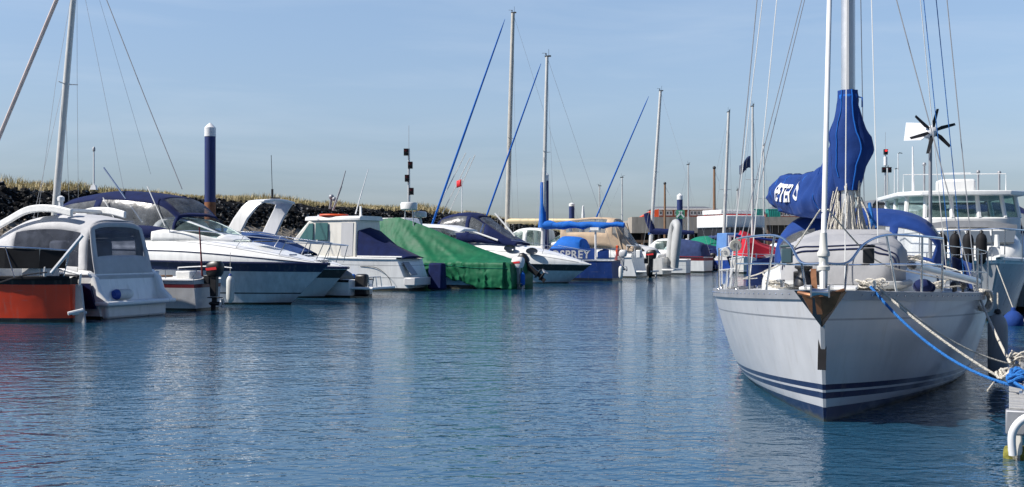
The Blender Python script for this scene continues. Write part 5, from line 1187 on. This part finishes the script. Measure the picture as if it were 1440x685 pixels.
mb = MB().grid(lambda i, j: cov(4.5 * i / NB, 2 * math.pi * j / NA), list(range(NB + 1)), list(range(NA + 1)))
mb.add([cov(4.5, 2 * math.pi * j / NA) for j in range(NA)], [tuple(range(NA))])
sc_ = mb.build('sail_cover', 'royal', b.root, angle=70)
for t_ in TIES: MB().tube([cov(t_, 2 * math.pi * j / 40) + BS * (.008 if math.cos(2 * math.pi * j / 40) < 0 else -.008) for j in range(41)], .009, 5).build('tie', 'brightblue', sc_)
MB().tube([cov(4.5 * i / 40, 1.62) + Vector((0, 0, .008)) for i in range(2, 41)], .010, 5).build('seam', 'navy', sc_)
def col(i, j):
    z = lerp(2.74, 4.24, i / 30); a = 2 * math.pi * j / 28
    r = interp([(2.74, .16), (2.85, .19), (3.1, .25), (3.35, .315), (3.55, .29), (3.8, .20), (4.05, .145), (4.24, .125)], z)
    rx = interp([(2.74, .15), (3.2, .20), (3.6, .2), (4.24, .125)], z)
    r += .03 * noise.noise(Vector((math.cos(a) * 1.6, z * 2.6, math.sin(a) * 1.6))) + .022 * (1 - 2.4 * abs(noise.noise(Vector((math.cos(a) * 1.2, z * 3.2 + a * .5, math.sin(a) * 1.2)))))
    return Vector((MX + rx * math.cos(a), r * math.sin(a) + (.05 if 3.1 < z < 3.6 else 0) * math.sin((z - 3.1) / .5 * math.pi), z))
cl = MB().grid(col, list(range(31)), list(range(29))).build('mast_collar', 'royal', b.root, angle=70)
MB().lathe([(.13, 0), (.138, .02), (.138, .06), (.13, .08)], (MX, 0, 4.10), n=20).tube([(MX, .13, 4.14), (MX + .02, .2, 4.12), (MX, .2, 3.98)], .012, 6).build('lashing', 'brightblue', cl)
MB().tube([col(i, 2) + Vector((.012, 0, 0)) for i in range(31)], .010, 6).tube([col(i, 25) + Vector((.01, 0, 0)) for i in range(4, 31)], .007, 6).build('zip', 'brightblue', cl)
# the name on the side that shows: letters bent onto the cloth
def onto(c):
    bb = 3.55 - c.x; zt = 3.05 - .0 * bb
    z = 2.72 + c.y + .05 * math.sin(bb * 2)
    zt = interp([(.0, 4.1), (.18, 3.95), (.45, 3.52), (.8, 3.26), (1.4, 3.14), (2.6, 3.15), (3.7, 3.22)], bb); zb = interp([(.0, 2.75), (.3, 2.6), (.8, 2.42), (1.6, 2.36), (2.6, 2.42), (3.6, 2.52)], bb)
    sn = max(-.98, min(.98, (z - (zt + zb) / 2) / ((zt - zb) / 2)))
    return cov(bb, math.pi - math.asin(sn)) + BS * (.020 + c.z * .5)
lettering('PETER O', .42, None, sc_, 'white', bend=onto, ext=.004)
# covered dinghy on the foredeck (a thing of its own)
dg = tag(empty('covered_dinghy', b.world((8.4, 0.02, 1.36)), b.th), 'dinghy under a pale grey cover with navy piping on the foredeck of the large yacht', 'dinghy')
class _B: pass
def dS(i, j):
    ks = [(1.42, .42, .04), (1.36, .60, .30), (1.22, .70, .46), (.9, .76, .56), (.2, .80, .60), (-.6, .80, .66), (-1.1, .76, .74), (-1.35, .6, .60), (-1.42, .45, .1)]
    A = catmull([(k[0], k[1], k[2]) for k in ks], 5); k = A[i]; a = math.pi * j / 26; c, s_ = math.cos(a), math.sin(a)
    w_ = .05 * noise.noise(Vector((k.x * 2.2, a * 2.2, 0))) + .03 * (1 - 2.4 * abs(noise.noise(Vector((k.x * 2.5 + a, a * 1.5, 5)))))
    return Vector((k.x, -k.y * math.copysign(abs(c) ** .5, c) * (1 + w_), .06 + k.z * abs(s_) ** .5 * (1 + w_)))
mb = MB().grid(dS, list(range(41)), list(range(27)))
for i in (0, 40): mb.add([dS(i, j) for j in range(27)], [tuple(range(27))])
mb.build('cover', 'dinghycanvas', dg, angle=60)
pp = MB()
pp.tube([dS(9, j) + Vector((.008, 0, .006)) for j in range(2, 25)], .012, 6); pp.tube([dS(11, j) + Vector((.008, 0, .006)) for j in range(1, 26)], .010, 6)
pp.build('piping', 'navy', dg)
MB().tube([dS(i, 0) + Vector((0, -.03, .0)) for i in range(41)], .05, 8).tube([dS(i, 26) + Vector((0, .03, .0)) for i in range(41)], .05, 8).build('tube', 'inflatable', dg)
# sprayhood
b.arch([(4.85, 1.25, 1.62, 1.72), (4.75, 1.28, 1.60, 1.85), (4.25, 1.38, 1.55, 2.38), (4.0, 1.42, 1.5, 2.52), (3.2, 1.48, 1.45, 2.60), (2.5, 1.50, 1.40, 2.52)], 'royal', 'sprayhood', p=3.0, n=4, nv=30, wins=((3, 7, 4, 10), (3, 7, 11, 19), (3, 7, 20, 26), (12, 18, 2, 6), (12, 18, 24, 28)))
MB().tube([(2.5, -1.5, 1.42)] + [Vector((2.5, -1.5 * math.copysign(abs(math.cos(a)) ** (2 / 3), math.cos(a)), 1.42 + 1.12 * math.sin(a) ** (2 / 3))) for a in [math.pi * k / 20 for k in range(1, 20)]] + [(2.5, 1.5, 1.42)], .016, 7).build('sprayhood_hoop', 'steel', b.root)
for sd in (-1, 1): MB().panel([(2.4, sd * 1.62, 1.18), (4.4, sd * 1.86, 1.2), (4.4, sd * 1.84, 1.62), (2.4, sd * 1.60, 1.72)], .012).build('weather_cloth', 'royal', b.root)
# winches and clutter at the mast foot
for y in (-.35, .35): MB().lathe([(.09, 0), (.09, .05), (.06, .09), (.06, .14), (.08, .16), (.02, .17)], (6.6, y, 1.67), n=14).build('winch', 'steel', b.root)
MB().ball((10.1, 1.02, 1.42), .13, sc=(1.3, .9, .7)).ball((9.95, 1.08, 1.40), .1, sc=(1.2, .9, .7)).build('bundled_line', 'navycanvas', b.root)
sh = MB(); 
for y0 in (-.5, -.2, .25, .7): sh.tube(catmull([(9.4, y0 * 1.6, 1.42), (8.2, y0 * 2.2, 1.55), (6.8, y0 * 1.2, 1.73), (5.0, y0, 1.72)], 5), .009, 5)
sh.tube(catmull([(5.6, 1.72, 1.26), (6.4, 1.6, 1.30), (7.4, 1.52, 1.34), (8.8, 1.28, 1.36)], 5), .011, 5)
sh.build('running_line', 'ropewhite', b.root)
for x, y in ((6.2, 1.5), (5.9, 1.52), (5.6, 1.55), (6.5, 1.62)): MB().ball((x, y, 1.32), .055, nu=8, nv=6).tube([(x, y, 1.2), (x, y, 1.34)], .02, 6).build('deck_block', 'black', b.root)
# coils and sheets lying about the deck
for k, (cx, cy, cz, mt) in enumerate(((10.0, -.75, 1.40, 'ropewhite'), (6.9, .9, 1.70, 'ropewhite'), (6.6, -.8, 1.70, 'ropeblue'), (9.2, 1.15, 1.38, 'ropewhite'), (5.6, -.5, 1.72, 'ropewhite'), (11.0, .45, 1.45, 'ropewhite'))):
    rnd = random.Random(k + 20); cb = MB()
    for q in range(6):
        r_ = rnd.uniform(.08, .16); ph_ = rnd.uniform(0, 6.3); ox, oy = rnd.uniform(-.05, .05), rnd.uniform(-.05, .05)
        cb.tube([Vector((cx + ox + math.cos(t) * r_ * 1.3, cy + oy + math.sin(t) * r_, cz + .012 * q + .02 * math.sin(2 * t + ph_))) for t in [2 * math.pi * j / 16 for j in range(17)]], .009, 5)
    cb.build('rope_coil', mt, b.root)
for sd in (-1, 1):
    MB().tube(catmull([(12.15, sd * .04, 2.3), (11.2, sd * .5, 1.75), (9.4, sd * 1.0, 1.55), (7.4, sd * 1.5, 1.42), (5.0, sd * 1.6, 1.36)], 6), .009, 5).build('jib_sheet', 'ropewhite', b.root)
    MB().box((8.6, sd * .55, 1.66), (.5, .42, .05), rz=.1 * sd).build('deck_hatch', 'darkglass', b.root, bevel=.02)
for x in (2.2, 5.4, 7.6):
    for sd in (-1, 1): MB().tube([(x - .13, sd * (hb(x) - .14), zs(x) + .10), (x + .13, sd * (hb(x) - .14), zs(x) + .10)], .02, 7).tube([(x, sd * (hb(x) - .14), zs(x)), (x, sd * (hb(x) - .14), zs(x) + .1)], .022, 6).build('side_cleat', 'steel', b.root)
# hull details
MB().lathe([(.025, -.01), (.075, -.012), (.085, .01), (.055, .02)], b.P(6.45 / L, .86, -1) + Vector((0, -.005, 0)), (0, -1, -.2), 16).build('hawse_ring', 'steel', b.root)
MB().box(b.P(6.0 / L, .74, 1) + Vector((0, .01, 0)), (.16, .02, .13)).build('hull_port', 'darkglass', b.root, bevel=.01)
# wind generator on its pole
WG = Vector((1.0, 1.25, 0)); hubz = 4.15
wg = empty('wind_generator', WG); wg.parent = b.root
MB().tube([(0, 0, 1.12), (0, 0, hubz - .12)], .035, 10).tube([(0, 0, 2.9), (.28, .0, 2.9)], .018, 6).tube([(.28, 0, 2.9), (.0, 0, 2.5)], .014, 6).build('pole', 'alugrey', wg)
MB().lathe([(.02, .20), (.09, .17), (.125, .08), (.125, -.12), (.09, -.22), (.03, -.28)], (0, 0, hubz), (1, .25, 0), 18).build('nacelle', 'white', wg)
ax = Vector((1, .25, 0)).normalized(); sx_ = Vector((-ax.y, ax.x, 0)); uz = Vector((0, 0, 1))
for k in range(6):
    a = 2 * math.pi * k / 6 + .30; d1 = sx_ * math.cos(a) + uz * math.sin(a); d2 = (-sx_ * math.sin(a) + uz * math.cos(a)) * .9 + ax * .35
    c = Vector((0, 0, hubz)) + ax * .16
    MB().prism([c + d1 * .07 - d2 * .025, c + d1 * .07 + d2 * .03, c + d1 * .18 + d2 * .055, c + d1 * .44 + d2 * .03, c + d1 * .45 - d2 * .025], ax * .012).build('blade', 'black', wg)
tl = Vector((0, 0, hubz)) - ax * .24
MB().prism([tl + uz * -.05, tl + uz * .06, tl - ax * .12 + uz * .22 - sx_ * .10, tl - ax * .42 + uz * .26 - sx_ * .30, tl - ax * .48 - uz * .10 - sx_ * .33, tl - ax * .15 - uz * .12 - sx_ * .08], sx_ * .015).build('tail_vane', 'white', wg)

# ---- spinnaker pole lashed along the port rail
sp0, sp1 = b.world((10.75, .86, 1.69)), b.world((7.45, 1.80, 1.40))
sp = tag(empty('spinnaker_pole', sp0), 'silver spinnaker pole lashed slanting along the rail of the large yacht', 'pole')
v = sp1 - sp0
MB().tube([v * .03, v * .97], .052, 14).build('tube', 'alu', sp)
MB().tube([(0, 0, 0), v * .035], [.03, .056], 10).tube([v * .965, v], [.056, .03], 10).build('end_fitting', 'black', sp)

# ---- fenders on the yacht's side
pt = b.world((7.9, hb(7.9) + .14, .98))
fender('fender', 'grey cylindrical fender squeezed between the large yacht and the pontoon', pt, .95, .13, 'greyfender', rope=.30, capmat='black')

# ================================================================== MOTOR CRUISER behind
b = Boat('motor_cruiser', 'grey hulled motor cruiser with wide wheelhouse and black fenders, bow to the viewer', 'boat', (W(1405, 366, 28).x, 28.0), 11.0, math.degrees(math.atan2(-.985, -.17)))
b.hull(11, 3.75, 1.35, 1.60, [(.08, 1), (.93, 0), (.96, 2), (1.0, 2)], ['hullgrey', 'black', 'gel'], tr=.9, um=.5, p=2.6, rake=1.2, wl=.82, fl=1.6, sp=1.6, rub='gel', rubr=.045)
hb2 = lambda x: b.hb(x / 11)
b.arch([(9.4, .5, 1.5, 1.62), (9.1, .9, 1.5, 1.95), (8.4, 1.2, 1.5, 2.30), (7.0, 1.42, 1.5, 2.42), (5.2, 1.5, 1.5, 2.42)], 'gel', 'trunk_cabin', p=4.5, n=4, nv=22, solid=0, cap0=True, cap1=True)
for y0, y1 in ((-1.0, -.36), (-.31, .31), (.36, 1.0)): MB().panel([(9.16, y0 * .8, 2.0), (9.16, y1 * .8, 2.0), (8.74, y1 * .95, 2.30), (8.74, y0 * .95, 2.30)], .05).build('front_window', 'greyglass', b.root)
cab = MB().loft([[Vector((x, -y, z)) for x, y in ((3.6, 1.60), (6.9, 1.55), (7.25, 1.1), (7.35, .4), (7.35, -.4), (7.25, -1.1), (6.9, -1.55), (3.6, -1.60))] for z in (1.4, 2.72)])
cab.build('wheelhouse_base', 'gel', b.root, bevel=.04)
RK = lambda z: -(z - 2.72) * .35
ring = [(3.6, 1.59), (5.2, 1.57), (6.85, 1.52), (7.2, 1.06), (7.3, .36), (7.3, -.36), (7.2, -1.06), (6.85, -1.52), (5.2, -1.57), (3.6, -1.59)]
for q in ring: MB().tube([Vector((q[0], q[1], 2.70)), Vector((q[0] + RK(3.3), q[1] * .95, 3.34))], .065, 6).build('window_post', 'gel', b.root)
for a_, c_ in zip(ring, ring[1:]):
    MB().panel([(a_[0], a_[1] * .985, 2.73), (c_[0], c_[1] * .985, 2.73), (c_[0] + RK(3.3), c_[1] * .935, 3.32), (a_[0] + RK(3.3), a_[1] * .935, 3.32)], .012).build('window', 'clearglass', b.root)
MB().loft([[Vector((x, y, z)) for x, y in ((2.9, 1.76), (6.7, 1.72), (7.35, 1.2), (7.5, .4), (7.5, -.4), (7.35, -1.2), (6.7, -1.72), (2.9, -1.76))] for z in (3.33, 3.37, 3.46)]).build('roof', 'gel', b.root, bevel=.03)
MB().box((4.6, 0, 2.75), (.5, 1.6, .55)).box((4.9, -.3, 3.0), (.3, .5, .3)).build('dashboard', 'greyglass', b.root, bevel=.05)
MB().loft([[Vector((7.5, y, z)) for y, z in ((-1.3, 2.50), (-.5, 2.62), (.5, 2.62), (1.3, 2.50), (1.3, 2.36), (.5, 2.44), (-.5, 2.44), (-1.3, 2.36))], [Vector((7.40, y, z)) for y, z in ((-1.3, 2.50), (-.5, 2.62), (.5, 2.62), (1.3, 2.50), (1.3, 2.36), (.5, 2.44), (-.5, 2.44), (-1.3, 2.36))]]).build('grille_band', 'alugrey', b.root)
MB().box((5.5, .1, 3.66), (.75, 1.0, .42)).build('radar_box', 'gel', b.root, bevel=.08)
rr = MB().tube([(6.3, -1.5, 3.46), (6.3, -1.5, 3.98), (6.3, 1.3, 3.98), (6.3, 1.3, 3.46)], .015, 6).tube([(5.6, -.3, 3.9), (5.6, -.3, 4.05), (5.6, .5, 4.05)], .02, 6); rr.build('roof_rail', 'gel', b.root)
for y, h in ((.95, .65), (1.55, .62), (-.6, .9)): MB().tube([(4.5, y, 3.46), (4.5, y, 3.46 + h)], .035, 6).ball((4.5, y, 3.5 + h), .06).build('roof_light', 'alugrey', b.root)
MB().tube([(5.0, -1.0, 3.4), (5.0, -1.02, 4.9)], [.045, .02], 7).build('whip_aerial', 'white', b.root)
ps = [(6.2, -1.72, 2.25), (8.6, -1.45, 2.28), (10.2, -.75, 2.32), (10.95, -.15, 2.34), (10.95, .15, 2.34), (10.2, .75, 2.32), (8.6, 1.45, 2.28), (6.2, 1.72, 2.25)]
b.rail('bow_rail', ps, [(q, (q[0] - .05, q[1], 1.5)) for q in ps], .017)
an = MB().prism([(10.9, -.10, 1.62), (11.35, -.06, 1.66), (11.35, .06, 1.66), (10.9, .10, 1.62)], (0, 0, .05)).box((10.5, 0, 1.75), (.3, .35, .3), top=(.6, .6)).tube([(10.4, .1, 1.6), (10.35, .1, 2.2)], [.09, .05], 8); an.build('bow_fitting', 'gel', b.root)
frames = MB()
for y in (-1.7, 1.7): frames.tube([(2.6, y, 1.5), (2.6, y, 3.4)], .05, 6).tube([(1.8, y, 1.5), (1.8, y, 3.3), (2.9, y, 3.42)], .04, 6)
frames.tube([(1.8, -1.7, 3.3), (1.8, 1.7, 3.3)], .04, 6); frames.build('aft_frame', 'black', b.root)
for i, (px, w_) in enumerate(((1375, 'leftmost'), (1385, 'second from left'), (1394, 'third from left'), (1403, 'rightmost'))):
    yy = (-1.02, -.76, -.50, -.24)[i]; xx = (9.85, 10.15, 10.42, 10.68)[i]
    p = b.world((xx, yy - .10, 2.24))
    fender('fender', 'black fender on the grey motor cruiser bow rail, %s of four' % w_, p, .78, .135, 'rubber', 'black fenders on the motor cruiser bow', rope=.08, capmat='black')
p = W(1425, 452, 27.4)
o = tag(empty('ball_fender', (p.x, p.y, p.z + .24)), 'royal blue ball fender hanging from the bow of the grey motor cruiser', 'fender')
MB().lathe([(.02, -.50), (.12, -.48), (.205, -.38), (.235, -.25), (.21, -.11), (.12, -.02), (.06, .02), (.05, .09), (.02, .1)], n=20).build('body', 'royal', o)
MB().tube([(0, 0, .06), (-.25, .35, 1.1)], .014, 6).build('lanyard', 'ropewhite', o)

# ---- boat at the right edge, mostly out of frame
b = Boat('motor_boat', 'white motor boat with navy canopy cut off by the right edge', 'boat', (W(1462, 380, 32).x, 32), 9.0, -98)
b.hull(9, 3.2, 1.3, 1.55, [(.1, 1), (.92, 0), (1.0, 2)], ['gel', 'black', 'navy'], tr=.9, um=.45, p=2.4, rake=1.0, rub='navy')
b.moulding([(1.0, .2), (3.5, .9), (6.2, .8), (7.6, .4), (8.9, .04)], p=3.2)
b.arch([(1.2, 1.25, 1.9, 3.0), (2.4, 1.35, 1.9, 3.35), (4.2, 1.3, 1.9, 3.30), (5.0, 1.2, 1.9, 2.9), (5.8, 1.0, 1.9, 2.3)], 'navycanvas', 'canopy', p=3.5, n=4, nv=24, wins=((5, 10, 2, 6), (5, 10, 18, 22), (11, 15, 7, 17)))
b.rail('bow_rail', [(4.6, -1.5, 2.2), (7.2, -1.0, 2.2), (8.9, -.15, 2.25), (8.9, .15, 2.25), (7.2, 1.0, 2.2)], [((7.2, -1.0, 2.2), (7.1, -1.05, 1.4)), ((8.9, -.15, 2.25), (8.7, -.15, 1.5)), ((8.9, .15, 2.25), (8.7, .15, 1.5)), ((5.8, -1.3, 2.2), (5.7, -1.35, 1.4))], .016)

# ================================================================== PONTOON
PA = Vector((W(1419, HY, 10.2).x, 10.2, 0)); pth = math.atan2(.9164, .4003)
po = tag(empty('pontoon', PA, pth), 'grey planked pontoon with white hooped end at the right edge', 'pontoon')
# local x runs away from the viewer along the edge, local y<0 to the right
wd, ln = 1.9, 5.1
for i in range(int(ln / .15)):
    pass
pk = MB()
for i in range(34): pk.box((.075 + i * .15, -wd / 2, .44 + .004 * (i % 3)), (.138, wd, .04), rz=.002 * ((i * 7) % 5 - 2))
pk.build('decking', 'plank', po, bevel=.006)
MB().box((ln / 2, -.06, .33), (ln, .10, .20)).box((ln / 2, -wd + .06, .33), (ln, .10, .20)).box((.02, -wd / 2, .33), (.12, wd + .06, .22)).build('edge_beam', 'alugrey', po, bevel=.015)
for i in range(2): MB().box((1.15 + i * 2.7, -wd / 2, .04), (2.2, wd - .35, .5)).build('float', 'quay', po, bevel=.04)
MB().box((.12, -.10, -.02), (.30, .30, .22)).build('corner_block', 'weed', po, bevel=.05)
MB().box((.02, -.05, .08), (.10, .12, .62)).build('corner_post', 'gelcream', po, bevel=.02)
for k in range(3):
    y0 = -.03 - k * .62
    MB().tube(catmull([(-.10, y0, .05), (-.12, y0, .26), (-.13, y0 - .12, .40), (-.13, y0 - .34, .40), (-.12, y0 - .46, .26), (-.10, y0 - .46, .05)], 6), .035, 10).build('fender_hoop', 'white', po)
def cleat(x):
    r = empty('cleat', (x, -.14, .465)); r.parent = po
    MB().tube([(-.17, 0, .09), (-.08, 0, .10), (.08, 0, .10), (.17, 0, .09)], [.018, .024, .024, .018], 8).tube([(-.06, 0, 0), (-.06, 0, .1)], .022, 8).tube([(.06, 0, 0), (.06, 0, .1)], .022, 8).box((0, 0, .008), (.26, .1, .016)).build('horn', 'alu', r)
for x in (1.0, 3.2): cleat(x)
pd = tag(empty('service_pedestal', PA + Vector((math.cos(pth), math.sin(pth), 0)) * 4.4 + Vector((math.sin(pth), -math.cos(pth), 0)) * .30 + Vector((0, 0, .46)), pth), 'blue service pedestal standing on the pontoon at the right edge', 'pedestal')
MB().box((0, 0, .25), (.26, .26, .50), top=(.85, .85)).build('body', 'brightblue', pd, bevel=.03); MB().box((0, 0, .56), (.28, .28, .12), top=(.7, .7)).build('head', 'white', pd, bevel=.03); MB().box((-.115, .0, .34), (.03, .14, .12)).build('socket', 'black', pd, bevel=.01)
ph = lambda x, y, z: PA + Vector((math.cos(pth), math.sin(pth), 0)) * x + Vector((-math.sin(pth), math.cos(pth), 0)) * y + Vector((0, 0, z))

hs = tag(empty('hose', PA + Vector((math.cos(pth), math.sin(pth), 0)) * 2.4 + Vector((math.sin(pth), -math.cos(pth), 0)) * .40 + Vector((0, 0, .475)), pth), 'black water hose coiled on the pontoon between the rope knots', 'hose')
rnd = random.Random(9); cb = MB()
for q in range(9):
    r_ = rnd.uniform(.16, .26); ox, oy, ph_ = rnd.uniform(-.04, .04), rnd.uniform(-.04, .04), rnd.uniform(0, 6.3)
    cb.tube([Vector((ox + math.cos(t) * r_, oy + math.sin(t) * r_, .015 + .014 * q + .012 * math.sin(2 * t + ph_))) for t in [2 * math.pi * j / 20 for j in range(21)]], .012, 6)
cb.build('coil', 'rubber', hs)
# ---- mooring lines: each its own thing, with the turns on its cleat
Y = None
for o_ in COL.objects:
    if o_.name == 'toe_rail': Y = o_.parent
ym = Matrix.Translation(Y.location) @ Matrix.Rotation(Y.rotation_euler.z, 4, 'Z')
def yl_(x, y, z): return ym @ Vector((x, y, z))
def rope(label, a, c, r, material, drop, coil=None, extra=None):
    o = tag(empty('mooring_line', a), label, 'rope')
    MB().tube([p - a for p in sag(a, c, drop, 22)], r, 8).build('line', material, o)
    if coil:
        mb = MB(); rnd = random.Random(len(label))
        for k in range(coil[1]):
            s1, s2, ph_ = rnd.uniform(.6, 1.2), rnd.uniform(.5, 1.0), rnd.uniform(0, 6.3); R_ = coil[0]
            pts = [Vector((math.cos(t + ph_) * R_ * s1, math.sin(t + ph_) * R_ * s2, .05 + .045 * k * .4 + .03 * math.sin(3 * t + ph_))) + (c - a) for t in [2 * math.pi * q / 18 for q in range(19)]]
            mb.tube(pts, r * 1.05, 7)
        mb.build('knot', material, o)
    if extra: MB().tube([p - a for p in extra], r, 8).build('tail', material, o)
    return o
rope('bright blue mooring line from the yacht bow to the near pontoon cleat', yl_(11.62, .46, 1.46), ph(1.0, -.12, .53), .0155, 'ropeblue', .20, (.13, 7), [ph(1.0, -.1, .55), ph(.75, -.05, .60), ph(.5, -.3, .48), ph(.25, -.6, .48)])
rope('thick white mooring line running just above the blue one to the pontoon', yl_(11.52, .52, 1.46), ph(1.75, .02, .50), .014, 'ropewhite', .06, (.09, 4))
rope('thin white spring line from the yacht bow to the far pontoon cleat', yl_(11.40, .56, 1.46), ph(3.2, -.12, .53), .0095, 'ropewhite', .16, (.12, 6), [ph(3.2, -.1, .55), ph(2.9, .12, .42), ph(2.55, .22, .30)])
rope('white mooring line dropping steeply from the yacht side to the pontoon', yl_(8.3, hb(8.3) if False else 1.74, 1.26), ph(3.6, -.02, .50), .017, 'ropewhite', .03)
ck = MB(); rnd = random.Random(5)
cc = yl_(8.25, 1.80, 1.24)
o = tag(empty('rope_hank', cc), 'hank of white rope hitched over the toe rail beside the pontoon', 'rope')
for k in range(7):
    ph_ = rnd.uniform(0, 6.3)
    ck.tube([Vector((math.cos(t) * .10 * rnd.uniform(.95, 1.05), math.sin(t) * .10 * math.cos(ph_) + .02 * k - .05, -.06 + math.sin(t) * .14)) for t in [2 * math.pi * q / 14 for q in range(15)]], .017, 7)
ck.build('coil', 'ropewhite', o)
